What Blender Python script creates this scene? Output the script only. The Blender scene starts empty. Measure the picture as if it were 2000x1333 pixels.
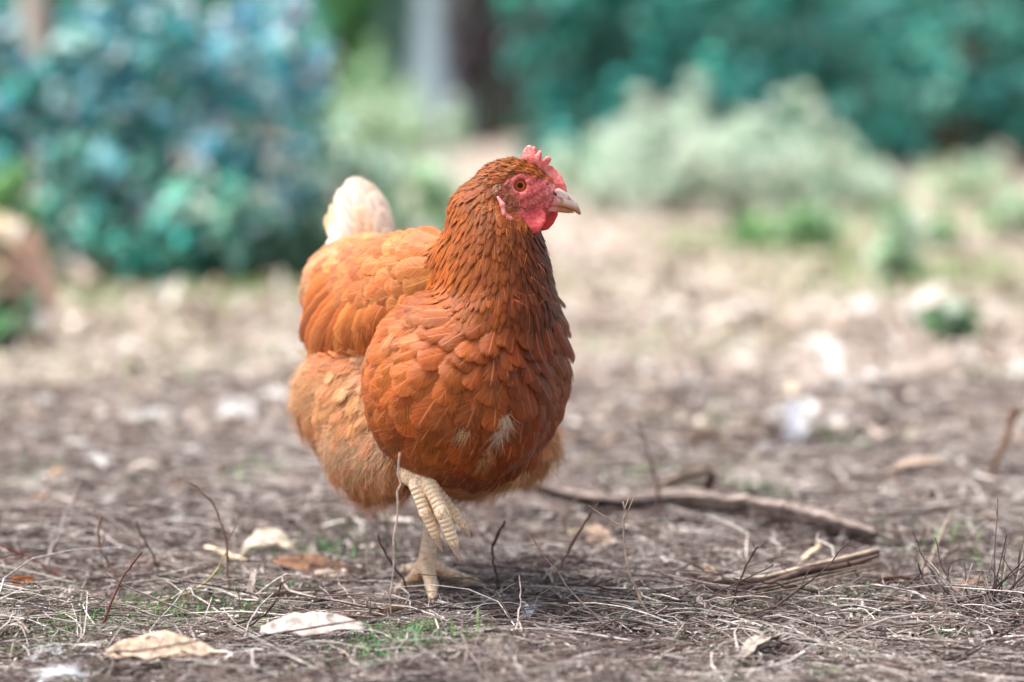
import bpy, math, random
import numpy as np
R = math.radians
rng = np.random.default_rng(7)
random.seed(7)
scn = bpy.context.scene
COL = scn.collection

# ------------------------------------------------------------------ camera, sky, sun, exposure
FPX = 85 / 36 * 2000.0            # focal length in photo pixels
CAM_Y, CAM_Z = -2.12, 0.434
PITCH = math.atan((666.5 - 215) / FPX)
cam_d = bpy.data.cameras.new('camera')
cam = bpy.data.objects.new('camera', cam_d)
COL.objects.link(cam)
cam.location = (0, CAM_Y, CAM_Z)
cam.rotation_euler = (R(90) - PITCH, 0, 0)
cam_d.lens = 85
cam_d.sensor_width = 36
cam_d.clip_start = 0.05
cam_d.clip_end = 500
cam_d.dof.use_dof = True
cam_d.dof.focus_distance = 2.045
cam_d.dof.aperture_fstop = 2.4
scn.camera = cam

SUN_EL, SUN_AZ = R(66), R(-92)    # azimuth measured from +Y (away from camera) towards +X
world = bpy.data.worlds.new('World')
scn.world = world
world.use_nodes = True
wn = world.node_tree
sky = wn.nodes.new('ShaderNodeTexSky')
sky.sky_type = 'NISHITA'
sky.sun_disc = False
sky.sun_elevation = SUN_EL
sky.sun_rotation = SUN_AZ
sky.dust_density = 4.0
sky.ozone_density = 0.6
bg = wn.nodes['Background']
bg.inputs['Strength'].default_value = 0.115
hs = wn.nodes.new('ShaderNodeHueSaturation')      # thin white cloud: the same sky with less blue
hs.inputs['Saturation'].default_value = 0.4
wn.links.new(sky.outputs[0], hs.inputs['Color'])
wn.links.new(hs.outputs[0], bg.inputs[0])
sd = bpy.data.lights.new('sun', 'SUN')
sd.energy = 2.7
sd.angle = R(38)
sd.color = (1.0, 0.96, 0.91)
sun = bpy.data.objects.new('sun', sd)
COL.objects.link(sun)
_d = np.array([math.sin(SUN_AZ) * math.cos(SUN_EL), math.cos(SUN_AZ) * math.cos(SUN_EL), math.sin(SUN_EL)])
from mathutils import Vector
sun.rotation_euler = Vector(_d).to_track_quat('Z', 'Y').to_euler()
sun.location = (-3, 2, 5)

scn.view_settings.view_transform = 'Standard'
scn.view_settings.look = 'None'
scn.view_settings.gamma = 1
scn.view_settings.exposure = 1.2
scn.render.engine = 'CYCLES'
scn.cycles.use_denoising = True
scn.cycles.max_bounces = 6
scn.cycles.diffuse_bounces = 3
scn.cycles.transparent_max_bounces = 14
scn.cycles.caustics_reflective = False
scn.cycles.caustics_refractive = False

# ------------------------------------------------------------------ helpers
def at(px, py, Y):
    dx = (px - 1000) / FPX
    dv = -(py - 666.5) / FPX
    d = np.array([dx, math.cos(PITCH) + dv * math.sin(PITCH), -math.sin(PITCH) + dv * math.cos(PITCH)])
    return np.array([0, CAM_Y, CAM_Z]) + d * ((Y - CAM_Y) / d[1])

def gnd(px, py, z=0.0):
    dx = (px - 1000) / FPX
    dv = -(py - 666.5) / FPX
    d = np.array([dx, math.cos(PITCH) + dv * math.sin(PITCH), -math.sin(PITCH) + dv * math.cos(PITCH)])
    return np.array([0, CAM_Y, CAM_Z]) + d * ((z - CAM_Z) / d[2])

def lin(r, g, b, k=1.0):
    f = lambda c: ((c / 255 + 0.055) / 1.055) ** 2.4 if c > 10 else c / 255 / 12.92
    return np.array([f(r) * k, f(g) * k, f(b) * k])

def nrm(a):
    a = np.asarray(a, float)
    return a / np.maximum(np.linalg.norm(a, axis=-1, keepdims=True), 1e-9)

def mesh(name, V, F, mat=None, smooth=True, col=None, fuv=None):
    me = bpy.data.meshes.new(name)
    V = np.asarray(V, np.float32)
    F = np.asarray(F, np.int32)
    k = F.shape[1]
    me.vertices.add(len(V))
    me.vertices.foreach_set('co', V.ravel())
    me.loops.add(F.size)
    me.loops.foreach_set('vertex_index', F.ravel())
    me.polygons.add(len(F))
    me.polygons.foreach_set('loop_start', np.arange(0, F.size, k, dtype=np.int32))
    if smooth:
        me.polygons.foreach_set('use_smooth', np.ones(len(F), bool))
    if col is not None:
        col = np.asarray(col, np.float32)
        if col.ndim == 1:
            col = np.tile(col, (len(V), 1))
        if col.shape[1] == 3:
            col = np.c_[col, np.ones(len(col), np.float32)]
        a = me.attributes.new('Col', 'FLOAT_COLOR', 'POINT')
        a.data.foreach_set('color', col.astype(np.float32).ravel())
    if fuv is not None:
        a = me.attributes.new('fuv', 'FLOAT_VECTOR', 'POINT')
        a.data.foreach_set('vector', np.asarray(fuv, np.float32).ravel())
    me.update(calc_edges=True)
    me.validate()
    if mat:
        me.materials.append(mat)
    return me

def obj(name, me, parent=None, loc=None, label=None, cat=None, group=None, kind=None):
    o = bpy.data.objects.new(name, me)
    COL.objects.link(o)
    if loc is not None:
        o.location = tuple(float(c) for c in loc)
    if parent is not None:
        o.parent = parent
        if loc is None:
            o.location = -PLOC.get(parent.name, np.zeros(3))   # children are modelled in world space
    for k, v in (('label', label), ('category', cat), ('group', group), ('kind', kind)):
        if v:
            o[k] = v
    return o

PLOC = {}
def empty(name, loc, label, cat, group=None):
    o = obj(name, None, None, loc, label, cat, group)
    PLOC[o.name] = np.array(loc, float)
    return o

def thing(name, V, F, mat, base, label, cat, group=None, **kw):
    """a single-mesh thing modelled in world space, its origin moved to its base"""
    base = np.asarray(base, float)
    return obj(name, mesh(name, np.asarray(V) - base, F, mat, **kw), None, base, label, cat, group)

# ------------------------------------------------------------------ node materials
class NT:
    def __init__(s, name):
        s.m = bpy.data.materials.new(name)
        s.m.use_nodes = True
        s.t = s.m.node_tree
        s.b = s.t.nodes['Principled BSDF']
        s.out = s.t.nodes['Material Output']
    def n(s, ty, **kw):
        nd = s.t.nodes.new(ty)
        for k, v in kw.items():
            setattr(nd, k, v)
        return nd
    def put(s, sock, v):
        if isinstance(v, bpy.types.NodeSocket):
            s.t.links.new(v, sock)
        elif hasattr(v, '__len__') and len(v) == 3 and sock.type == 'RGBA':
            sock.default_value = (*[float(c) for c in v], 1)
        else:
            sock.default_value = v
    def math(s, op, a, b=0.0, c=0.0, clamp=False):
        nd = s.n('ShaderNodeMath', operation=op, use_clamp=clamp)
        for i, v in enumerate((a, b, c)):
            s.put(nd.inputs[i], v)
        return nd.outputs[0]
    def ramp(s, x, a, b, lo=0.0, hi=1.0, smooth=True):
        nd = s.n('ShaderNodeMapRange', interpolation_type='SMOOTHSTEP' if smooth else 'LINEAR')
        for i, v in enumerate((x, a, b, lo, hi)):
            s.put(nd.inputs[i], v)
        return nd.outputs[0]
    def mix(s, f, a, b, mode='MIX'):
        nd = s.n('ShaderNodeMix', data_type='RGBA', blend_type=mode)
        s.put(nd.inputs[0], f); s.put(nd.inputs[6], a); s.put(nd.inputs[7], b)
        return nd.outputs[2]
    def attr(s, name):
        return s.n('ShaderNodeAttribute', attribute_name=name)
    def vec(s, x, y, z):
        nd = s.n('ShaderNodeCombineXYZ')
        for i, v in enumerate((x, y, z)):
            s.put(nd.inputs[i], v)
        return nd.outputs[0]
    def noise(s, scale, detail=3.0, vec=None, rough=0.55):
        nd = s.n('ShaderNodeTexNoise')
        nd.inputs['Scale'].default_value = scale
        nd.inputs['Detail'].default_value = detail
        nd.inputs['Roughness'].default_value = rough
        if vec is None:
            vec = s.n('ShaderNodeTexCoord').outputs['Object']
        s.t.links.new(vec, nd.inputs['Vector'])
        return nd.outputs[0]
    def bump(s, h, strength=0.4, dist=0.001):
        nd = s.n('ShaderNodeBump')
        nd.inputs['Strength'].default_value = strength
        nd.inputs['Distance'].default_value = dist
        s.put(nd.inputs['Height'], h)
        s.t.links.new(nd.outputs[0], s.b.inputs['Normal'])
    def set(s, **kw):
        for k, v in kw.items():
            s.put(s.b.inputs[k.replace('_', ' ')], v)

def mat_feather():
    t = NT('feather_vane')
    sp = t.n('ShaderNodeSeparateXYZ')
    t.t.links.new(t.attr('fuv').outputs['Vector'], sp.inputs[0])
    u, v, s = sp.outputs
    ca = t.attr('Col')
    base, fray = ca.outputs['Color'], ca.outputs['Alpha']
    au = t.math('ABSOLUTE', u)
    ph = t.math('SUBTRACT', v, t.math('MULTIPLY', au, 0.42))
    vec = t.vec(t.math('MULTIPLY', ph, 85.0), t.math('MULTIPLY', u, 1.3), t.math('MULTIPLY', s, 91.0))
    st = t.noise(1.0, 2.0, vec)
    vec2 = t.vec(t.math('MULTIPLY', ph, 26.0), t.math('MULTIPLY', u, 0.9), t.math('MULTIPLY', s, 53.0))
    st2 = t.noise(1.0, 2.0, vec2)
    c = t.mix(1.0, base, t.mix(t.ramp(st, 0.3, 0.7), (0.66, 0.60, 0.56), (1.22, 1.2, 1.18)), 'MULTIPLY')
    c = t.mix(1.0, c, t.mix(t.ramp(st2, 0.3, 0.7), (0.8, 0.76, 0.72), (1.12, 1.12, 1.12)), 'MULTIPLY')
    edge = t.math('MAXIMUM', t.ramp(au, 0.55, 1.0), t.ramp(v, 0.86, 1.0))
    c = t.mix(t.math('MULTIPLY', edge, 0.45), c, t.mix(1.0, base, (1.5, 1.45, 1.3), 'MULTIPLY'))
    sh = t.math('MULTIPLY', t.ramp(au, 0.085, 0.015), t.ramp(v, 0.97, 0.85))
    shc = t.mix(0.5, t.mix(1.0, base, (1.7, 1.9, 2.1), 'MULTIPLY'), lin(214, 142, 102))
    sv = t.ramp(t.math('FRACT', t.math('MULTIPLY', s, 7.31)), 0.0, 1.0, 0.18, 0.72)
    c = t.mix(t.math('MULTIPLY', sh, sv), c, shc)
    e = t.math('MAXIMUM', au, t.ramp(v, 0.60, 1.0, 0.0, 1.0, False))
    thr = t.math('ADD', t.math('SUBTRACT', 0.86, t.math('MULTIPLY', fray, 0.70)),
                 t.ramp(t.math('ADD', t.math('MULTIPLY', st, 0.75), t.math('MULTIPLY', st2, 0.25)), 0.36, 0.62, 0.0, 0.42))
    al = t.ramp(t.math('SUBTRACT', thr, e), -0.10, 0.10)
    t.set(Base_Color=c, Roughness=0.44, Alpha=al)
    t.b.inputs['Specular IOR Level'].default_value = 0.2
    t.b.inputs['Sheen Weight'].default_value = 0.0
    t.b.inputs['Sheen Roughness'].default_value = 0.4
    t.bump(st, 0.35, 0.0006)
    return t.m

def mat_attr(name, rough=0.6, spec=0.3, trans=0.0, var=0.3, nscale=60.0, bumpd=0.0, sheen=0.0, stretch=None):
    """colour from the mesh attribute with mottling; optional light let through"""
    t = NT(name)
    base = t.attr('Col').outputs['Color']
    vec = t.n('ShaderNodeTexCoord').outputs['Object']
    nz = t.noise(nscale, 4.0, vec)
    c = t.mix(1.0, base, t.mix(t.ramp(nz, 0.3, 0.7), (1 - var,) * 3, (1 + var,) * 3), 'MULTIPLY')
    t.set(Base_Color=c, Roughness=rough)
    t.b.inputs['Specular IOR Level'].default_value = spec
    if sheen:
        t.b.inputs['Sheen Weight'].default_value = sheen
    if bumpd:
        t.bump(nz, 0.6, bumpd)
    if trans:
        tr = t.n('ShaderNodeBsdfTranslucent')
        t.t.links.new(c, tr.inputs[0])
        mx = t.n('ShaderNodeMixShader')
        mx.inputs[0].default_value = trans
        t.t.links.new(t.b.outputs[0], mx.inputs[1])
        t.t.links.new(tr.outputs[0], mx.inputs[2])
        t.t.links.new(mx.outputs[0], t.out.inputs[0])
    return t.m

def mat_skin(name, a, b, scale, rough=0.45, bumpd=0.0008, sss=0.0):
    t = NT(name)
    vec = t.n('ShaderNodeTexCoord').outputs['Object']
    n1 = t.noise(scale, 4.0, vec, 0.6)
    vo = t.n('ShaderNodeTexVoronoi')
    vo.inputs['Scale'].default_value = scale * 2.2
    t.t.links.new(vec, vo.inputs['Vector'])
    c = t.mix(t.ramp(n1, 0.32, 0.68), a, b)
    t.set(Base_Color=c, Roughness=rough)
    if sss:
        t.b.inputs['Subsurface Weight'].default_value = sss
        t.b.inputs['Subsurface Radius'].default_value = (0.004, 0.001, 0.0007)
        t.b.inputs['Subsurface Scale'].default_value = 1.0
    t.bump(t.math('ADD', n1, t.math('MULTIPLY', vo.outputs[0], 0.5)), 0.7, bumpd)
    return t.m

M_FEA = mat_feather()
M_DOWN = mat_attr('down_strands', 0.7, 0.15, 0.25, 0.12, 200)
M_BODY = mat_attr('hen_skin', 0.45, 0.35, 0.0, 0.42, 420, 0.0016)
M_SCALE = mat_attr('leg_scale_horn', 0.42, 0.4, 0.0, 0.14, 500, 0.0003)
M_COMB = mat_skin('comb_flesh', lin(206, 78, 76), lin(226, 142, 136), 260, 0.42, 0.0009, 0.25)
M_WAT = mat_skin('wattle_flesh', lin(186, 44, 52), lin(208, 84, 88), 300, 0.4, 0.0006, 0.2)
M_TWIG = mat_attr('dry_twig_bark', 0.85, 0.15, 0.0, 0.35, 180)
M_LITTER = mat_attr('dry_litter', 0.85, 0.12, 0.0, 0.3, 150)
M_DLEAF = mat_attr('dead_leaf', 0.75, 0.15, 0.12, 0.38, 130, 0.0012)
M_GRASS = mat_attr('grass_blade', 0.6, 0.25, 0.3, 0.15, 60)
M_LEAF = mat_attr('shrub_leaf', 0.42, 0.5, 0.42, 0.2, 25)
M_BARK = mat_attr('branch_bark', 0.9, 0.12, 0.0, 0.5, 45, 0.004)

# ------------------------------------------------------------------ ground
def ground_mat():
    t = NT('ground_soil')
    pos = t.n('ShaderNodeNewGeometry').outputs['Position']
    n1 = t.noise(1.1, 4, pos)
    n2 = t.noise(9, 5, pos, 0.65)
    n3 = t.noise(70, 5, pos, 0.7)
    n4 = t.noise(0.55, 3, t.vec(*[t.n('ShaderNodeSeparateXYZ').outputs[i] for i in range(3)]) if False else pos)
    sp = t.n('ShaderNodeSeparateXYZ')
    t.t.links.new(pos, sp.inputs[0])
    soil = t.mix(t.ramp(n3, 0.3, 0.7), lin(98, 88, 86), lin(164, 154, 150))
    soil = t.mix(t.math('MULTIPLY', t.ramp(n2, 0.42, 0.66), 0.55), soil, lin(176, 166, 158))
    sand = t.mix(t.ramp(n2, 0.3, 0.7), lin(152, 136, 124), lin(176, 162, 151))
    far = t.math('MULTIPLY', t.ramp(sp.outputs[1], 0.9, 3.0), t.ramp(n1, 0.2, 0.5))
    c = t.mix(far, soil, sand)
    gr = t.mix(t.ramp(n3, 0.3, 0.7), lin(92, 122, 72), lin(150, 172, 118))
    gm = t.math('MULTIPLY', t.ramp(t.noise(1.7, 3, pos), 0.58, 0.70), t.ramp(sp.outputs[1], 0.6, 2.4, 0.1, 0.55))
    c = t.mix(gm, c, gr)
    t.set(Base_Color=c, Roughness=0.95)
    t.b.inputs['Specular IOR Level'].default_value = 0.1
    t.bump(t.math('ADD', n3, n2), 0.8, 0.006)
    return t.m

def hump(x, y):
    return (0.006 * np.sin(x * 9.1 + 1.3 * np.sin(y * 5)) * np.sin(y * 7.3 + 0.7) + 0.004 * np.sin(x * 23 + y * 17)
            + 0.003 * np.sin(x * 41 - y * 37))
xs = np.unique(np.r_[np.linspace(-120, -4, 20), np.linspace(-4, -0.8, 40), np.linspace(-0.8, 0.8, 90), np.linspace(0.8, 4, 40), np.linspace(4, 120, 20)])
ys = np.unique(np.r_[np.linspace(-40, -0.8, 20), np.linspace(-0.8, 1.5, 120), np.linspace(1.5, 8, 60), np.linspace(8, 200, 30)])
X, Y = np.meshgrid(xs, ys, indexing='ij')
fade = np.clip((np.hypot(X + 0.07, Y - 0.03) - 0.12) / 0.2, 0, 1)
Z = hump(X, Y) * fade - 0.004
gi = np.arange(X.size).reshape(X.shape)
GF = np.stack([gi[:-1, :-1], gi[1:, :-1], gi[1:, 1:], gi[:-1, 1:]], -1).reshape(-1, 4)
obj('ground', mesh('ground', np.stack([X, Y, Z], -1).reshape(-1, 3), GF, ground_mat()), kind='structure')

def gz(x, y):
    return hump(x, y) * np.clip((np.hypot(x + 0.07, y - 0.03) - 0.12) / 0.2, 0, 1) - 0.004

# ------------------------------------------------------------------ distance fields for the hen
def ell(P, c, r, ax=None):
    q = P - c
    if ax is not None:
        q = q @ ax.T
    r = np.asarray(r)
    k0 = np.linalg.norm(q / r, axis=-1)
    k1 = np.linalg.norm(q / (r * r), axis=-1)
    return k0 * (k0 - 1) / np.maximum(k1, 1e-6)

def cap(P, a, b, ra, rb):
    ab = b - a
    t = np.clip(((P - a) @ ab) / max(ab @ ab, 1e-12), 0, 1)
    return np.linalg.norm(P - a - t[..., None] * ab, axis=-1) - (ra + (rb - ra) * t)

def smin(a, b, k):
    h = np.clip(0.5 + 0.5 * (b - a) / k, 0, 1)
    return b + (a - b) * h - k * h * (1 - h)

def chain(P, pts, rad, k=0.004):
    d = None
    for i in range(len(pts) - 1):
        e = cap(P, pts[i], pts[i + 1], rad[i], rad[i + 1])
        d = e if d is None else smin(d, e, k)
    return d

def surfnet(f, xs, ys, zs):
    nx, ny, nz = len(xs), len(ys), len(zs)
    V = np.empty((nx, ny, nz), np.float32)
    YY, ZZ = np.meshgrid(ys, zs, indexing='ij')
    step = max(1, 400000 // (ny * nz))
    for i in range(0, nx, step):
        xx = xs[i:i + step]
        P = np.empty((len(xx), ny, nz, 3))
        P[..., 0] = xx[:, None, None]; P[..., 1] = YY; P[..., 2] = ZZ
        V[i:i + step] = f(P.reshape(-1, 3)).reshape(len(xx), ny, nz)
    ins = V < 0
    cor = [(a, b, c) for a in (0, 1) for b in (0, 1) for c in (0, 1)]
    sl = lambda a, n: slice(a, n - 1 + a)
    cnt = sum(ins[sl(a, nx), sl(b, ny), sl(c, nz)].astype(np.int8) for a, b, c in cor)
    act = (cnt > 0) & (cnt < 8)
    I, J, K = np.nonzero(act)
    acc = np.zeros((len(I), 3)); num = np.zeros(len(I))
    for p in range(8):
        for q in range(p + 1, 8):
            A, B = cor[p], cor[q]
            if sum(abs(A[i] - B[i]) for i in range(3)) != 1:
                continue
            va = V[I + A[0], J + A[1], K + A[2]]; vb = V[I + B[0], J + B[1], K + B[2]]
            m = (va < 0) != (vb < 0)
            t = np.where(m, va / np.where(m, va - vb, 1), 0)
            pa = np.stack([xs[I + A[0]], ys[J + A[1]], zs[K + A[2]]], -1)
            pb = np.stack([xs[I + B[0]], ys[J + B[1]], zs[K + B[2]]], -1)
            acc += np.where(m[:, None], pa + (pb - pa) * t[:, None], 0)
            num += m
    vert = acc / num[:, None]
    idx = -np.ones(act.shape, np.int64)
    idx[I, J, K] = np.arange(len(I))
    F = []
    for ax in range(3):
        o1, o2 = [(1, 2), (2, 0), (0, 1)][ax]
        a = np.take(ins, range(V.shape[ax] - 1), ax); b = np.take(ins, range(1, V.shape[ax]), ax)
        e = np.argwhere(a != b)
        e = e[(e[:, o1] > 0) & (e[:, o2] > 0) & (e[:, o1] < V.shape[o1] - 1) & (e[:, o2] < V.shape[o2] - 1)]
        fl = a[e[:, 0], e[:, 1], e[:, 2]]
        qd = []
        for d1, d2 in ((0, 0), (1, 0), (1, 1), (0, 1)):
            g = e.copy(); g[:, o1] -= d1; g[:, o2] -= d2
            qd.append(idx[g[:, 0], g[:, 1], g[:, 2]])
        qd = np.stack(qd, -1)
        qd[~fl] = qd[~fl][:, ::-1]
        F.append(qd[:, ::-1])
    F = np.concatenate(F)
    return vert, F[:, ::-1]

def grad(f, P, e=0.0012):
    g = np.stack([f(P + np.eye(3)[i] * e) - f(P - np.eye(3)[i] * e) for i in range(3)], -1)
    return nrm(g)

HD = nrm(np.array([0.5, -0.866, 0.0]))            # hen's heading
RT = np.array([HD[1], -HD[0], 0.0])               # hen's right
UP = np.array([0, 0, 1.0])
MID = at(905, 735, -0.045)                        # a point of the hen's middle plane, moved below
MID = MID + RT * -0.012
def mir(p):
    return p - 2 * ((p - MID) @ RT) * RT
def axes(fwd, up=UP):
    f = nrm(fwd); r = nrm(np.cross(f, up)); u = np.cross(r, f)
    return np.stack([f, r, u])
AXB = axes(HD)

W_SH, W_TIP = at(866, 520, -0.030), at(640, 650, 0.105)
AXW = axes(W_SH - W_TIP, nrm(UP - 0.22 * RT))
W_C = (W_SH + W_TIP) / 2 + RT * 0.006
AXWm = axes(mir(W_SH) - mir(W_TIP), nrm(UP + 0.22 * RT))
def g_breast(P):
    a = ell(P, at(898, 752, -0.054), (0.079, 0.078, 0.082), AXB)
    b = ell(P, at(984, 668, -0.028), (0.055, 0.049, 0.074), AXB)
    b2 = ell(P, at(978, 755, -0.012), (0.056, 0.047, 0.068), AXB)
    return smin(smin(b, b2, 0.03), a, 0.005)
def g_back(P):
    a = ell(P, at(806, 622, 0.060), (0.125, 0.060, 0.062), axes(HD * 1 + UP * 0.1))
    b = ell(P, at(716, 566, 0.125), (0.070, 0.056, 0.048), AXB)
    return smin(a, b, 0.03)
def g_wing(P):
    a = ell(P, W_C, (0.120, 0.027, 0.049), AXW)
    b = ell(P, mir(W_C), (0.115, 0.026, 0.047), AXWm)
    return np.minimum(a, b)
def g_fluff(P):
    a = ell(P, at(676, 785, 0.070), (0.050, 0.042, 0.047), AXB)
    b = smin(ell(P, at(724, 846, 0.022), (0.043, 0.038, 0.056), AXB), ell(P, at(768, 885, -0.008), (0.030, 0.024, 0.036), AXB), 0.02)
    c = ell(P, mir(at(735, 850, 0.022)), (0.045, 0.04, 0.058), AXB)
    d = ell(P, at(790, 775, 0.078), (0.082, 0.062, 0.076), AXB)
    e = ell(P, at(930, 880, 0.0), (0.055, 0.050, 0.030), AXB)
    g = ell(P, at(1012, 858, 0.045), (0.036, 0.030, 0.032), AXB)
    return np.minimum(smin(smin(smin(smin(a, b, 0.025), c, 0.02), d, 0.03), e, 0.02), g)
NK = [at(968, 615, -0.058), at(965, 535, -0.052), at(960, 465, -0.05), at(946, 415, -0.049), at(968, 370, -0.052)]
NR = [0.052, 0.0455, 0.0385, 0.0265, 0.0165]
def g_neck(P):
    return chain(P, NK, NR, 0.010)
HY = -0.054
HAX = axes(np.array([0.98, -0.16, -0.10]))
def g_head(P):
    a = ell(P, at(1003, 364, HY), (0.0295, 0.0185, 0.0232), HAX)
    b = ell(P, at(1048, 378, HY - 0.002), (0.019, 0.0105, 0.0150), HAX)
    c = ell(P, at(1015, 395, HY), (0.026, 0.0140, 0.0165), HAX)
    d = smin(smin(a, b, 0.012), c, 0.012)
    x_, y_, z_ = P[:, 0], P[:, 1], P[:, 2]
    d = d + 0.00032 * np.sin(x_ * 1500 + 2.2 * np.sin(z_ * 700)) * np.sin(z_ * 1300 + 1.7 * np.sin(x_ * 800)) + 0.0004 * np.sin(x_ * 420 - z_ * 610)
    for s in (1, -1):     # brow, cheek and gape folds
        o_ = HAX[1] * s
        for q in ((((1000, 348), (1022, 341), (1046, 350)), .0125, .0022), (((1040, 398), (1056, 394), (1072, 396)), .0095, .0020), (((1032, 384), (1044, 378), (1058, 380)), .0125, .0016), (((1000, 404), (1018, 412), (1036, 410)), .0125, .0024)):
            pts_ = [at(px_, py_, HY) + o_ * q[1] for px_, py_ in q[0]]
            d = smin(d, chain(P, pts_, [q[2] * .6, q[2], q[2] * .6], .002), .0022)
    # sockets of the eyes and a brow over them
    for s in (1, -1):
        ec = EYE[s]
        d = np.maximum(d, -(np.linalg.norm(P - (ec + EYN[s] * 0.0035), axis=-1) - 0.0058))
        q = P - (ec + EYN[s] * 0.0008)
        hn = q @ EYN[s]
        rr = np.sqrt(np.maximum((q * q).sum(-1) - hn * hn, 0))
        d = smin(d, np.hypot(rr - 0.0060, hn) - 0.0010, 0.0010)
    return d
EYC = at(1021, 362, HY)
EYE, EYN = {}, {}
for s in (1, -1):
    n_ = HAX[1] * s                                    # HAX[1] is the head's right side
    EYN[s] = nrm(n_ + HAX[0] * 0.10 + HAX[2] * 0.06)
    EYE[s] = EYC + n_ * 0.0128
# legs and toes
JR = at(827, 938, -0.078)
RLEG = [at(772, 905, 0.0), at(803, 930, -0.045), JR]
RTOES = [[at(812, 948, -0.082), at(831, 1002, -0.088), at(851, 1046, -0.086)],
         [at(838, 942, -0.085), at(864, 1002, -0.098), at(886, 1060, -0.096)],
         [at(850, 955, -0.070), at(887, 1003, -0.070), at(907, 1029, -0.070)]]
RTR = [[0.0064, 0.0050, 0.0042], [0.0072, 0.0060, 0.0048], [0.0052, 0.0046, 0.0036]]
RHAL = [JR + np.array([0.0, 0.016, -0.008]), JR + np.array([0.004, 0.030, -0.016])]
JL = at(833, 1102, 0.050)
LLEG = [at(852, 930, 0.062), at(846, 1010, 0.052), JL]
LTOES = [[JL, gnd(806, 1133, 0.010), gnd(778, 1151, 0.005)],
         [JL, gnd(843, 1143, 0.012), gnd(845, 1166, 0.006)],
         [JL, gnd(883, 1126, 0.011), gnd(930, 1137, 0.006)],
         [JL + np.array([0, 0, -0.002]), gnd(806, 1110, 0.010), gnd(786, 1113, 0.005)]]
LTR = [[0.0068, 0.0054, 0.0038], [0.0072, 0.0058, 0.0042], [0.0068, 0.0054, 0.0038], [0.005, 0.0042, 0.003]]
def g_leg(P):
    d = chain(P, RLEG, [0.011, 0.0085, 0.0095], 0.004)
    for t_, r_ in zip(RTOES, RTR):
        d = smin(d, chain(P, t_, r_, 0.003), 0.0012)
    d = smin(d, chain(P, RHAL, [0.005, 0.0035]), 0.003)
    e = chain(P, LLEG, [0.010, 0.0066, 0.0080], 0.005)
    for t_, r_ in zip(LTOES, LTR):
        e = smin(e, chain(P, t_, r_, 0.003), 0.004)
    return np.minimum(d, e)
GROUPS = ['breast', 'back', 'wing', 'fluff', 'neck', 'head', 'leg']
def parts(P):
    return [g_breast(P), g_back(P), g_wing(P), g_fluff(P), g_neck(P), g_head(P), g_leg(P)]
def plum(P, leg=False):
    br, ba, wi, fl, ne, he, le = parts(P)
    d = smin(ba, fl, 0.03)
    d = smin(d, wi, 0.004)
    d = smin(d, br, 0.005)
    d = smin(d, ne, 0.014)
    d = smin(d, he, 0.010)
    if leg:
        d = smin(d, le, 0.004)
    return d
def axis(lo, hi, step, fine, fstep):
    out = [lo]
    while out[-1] < hi:
        x = out[-1]
        out.append(x + (fstep if any(a <= x <= b for a, b in fine) else step))
    return np.array(out)
hx = axis(-0.24, 0.09, 0.0045, [(-0.115, -0.03), (-0.034, 0.052)], 0.0016)
hy = axis(-0.16, 0.26, 0.0045, [(-0.108, 0.075)], 0.0019)
hz = axis(-0.006, 0.43, 0.0045, [(-0.006, 0.125), (0.325, 0.425)], 0.0016)
BV, BF = surfnet(lambda P: plum(P, True), hx, hy, hz)
print('body verts', len(BV))

# face mask in the head's own side view
FACE = np.array([(968, 362), (985, 356), (998, 345), (1014, 336), (1036, 334), (1056, 345), (1070, 352), (1082, 360), (1102, 372), (1102, 402), (1072, 412), (1062, 424), (1040, 428), (1014, 428), (1000, 434), (984, 424), (974, 402), (966, 384)], float)
def head_px(P):
    """coordinates of the head's side view, scaled so that the photographed pixels can be used"""
    k = FPX / ((HY - CAM_Y) / math.cos(PITCH))
    o = at(1003, 364, HY)
    return np.stack([1003 + (P - o)[..., 0] * k, 364 - (P - o)[..., 2] * k], -1)
def poly_sd(q, poly):
    d = np.full(len(q), 1e9); s = np.ones(len(q))
    n = len(poly)
    for i in range(n):
        a, b = poly[i], poly[i - 1]
        e = b - a; w = q - a
        t = np.clip((w @ e) / (e @ e), 0, 1)
        d = np.minimum(d, ((w - t[:, None] * e) ** 2).sum(-1))
        c1 = q[:, 1] >= a[1]; c2 = q[:, 1] < b[1]; c3 = e[0] * w[:, 1] > e[1] * w[:, 0]
        s = np.where((c1 & c2 & c3) | (~c1 & ~c2 & ~c3), -s, s)
    return s * np.sqrt(d)
PG = np.stack(parts(BV), -1)
reg = PG.argmin(-1)
face_d = poly_sd(head_px(BV), FACE)
is_head = (PG[:, 5] < 0.006)
bcol = np.tile(lin(150, 72, 30), (len(BV), 1))
legm = (PG[:, 6] < 0.003) & (BV[:, 2] < 0.125)
bcol[legm] = lin(244, 212, 178)
# orange webbing where the standing toes meet
web = np.exp(-np.linalg.norm(BV - (JL + np.array([0, -0.006, -0.008])), axis=-1) / 0.011)
bcol = np.where(legm[:, None], bcol * (1 - web[:, None] * 0.8) + lin(222, 140, 82) * web[:, None] * 0.8, bcol)
fm = np.clip(-face_d / 5 + 0.5, 0, 1)[:, None] * is_head[:, None]
hp = head_px(BV)
red = np.tile(lin(184, 84, 82), (len(BV), 1))
pale = np.clip(1 - np.hypot(hp[:, 0] - 1082, hp[:, 1] - 372) / 26, 0, 1)[:, None]
red = red * (1 - pale) + lin(196, 122, 120) * pale
tan = np.clip(1.15 - np.hypot((hp[:, 0] - 990) / 1.0, (hp[:, 1] - 392) / 1.3) / 24, 0, 1)[:, None]
red = red * (1 - tan) + lin(146, 84, 60) * tan
deep = np.clip(1 - np.hypot(hp[:, 0] - 1021, hp[:, 1] - 362) / 24, 0, 1)[:, None]
red = red * (1 - deep) + lin(182, 58, 58) * deep
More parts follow.
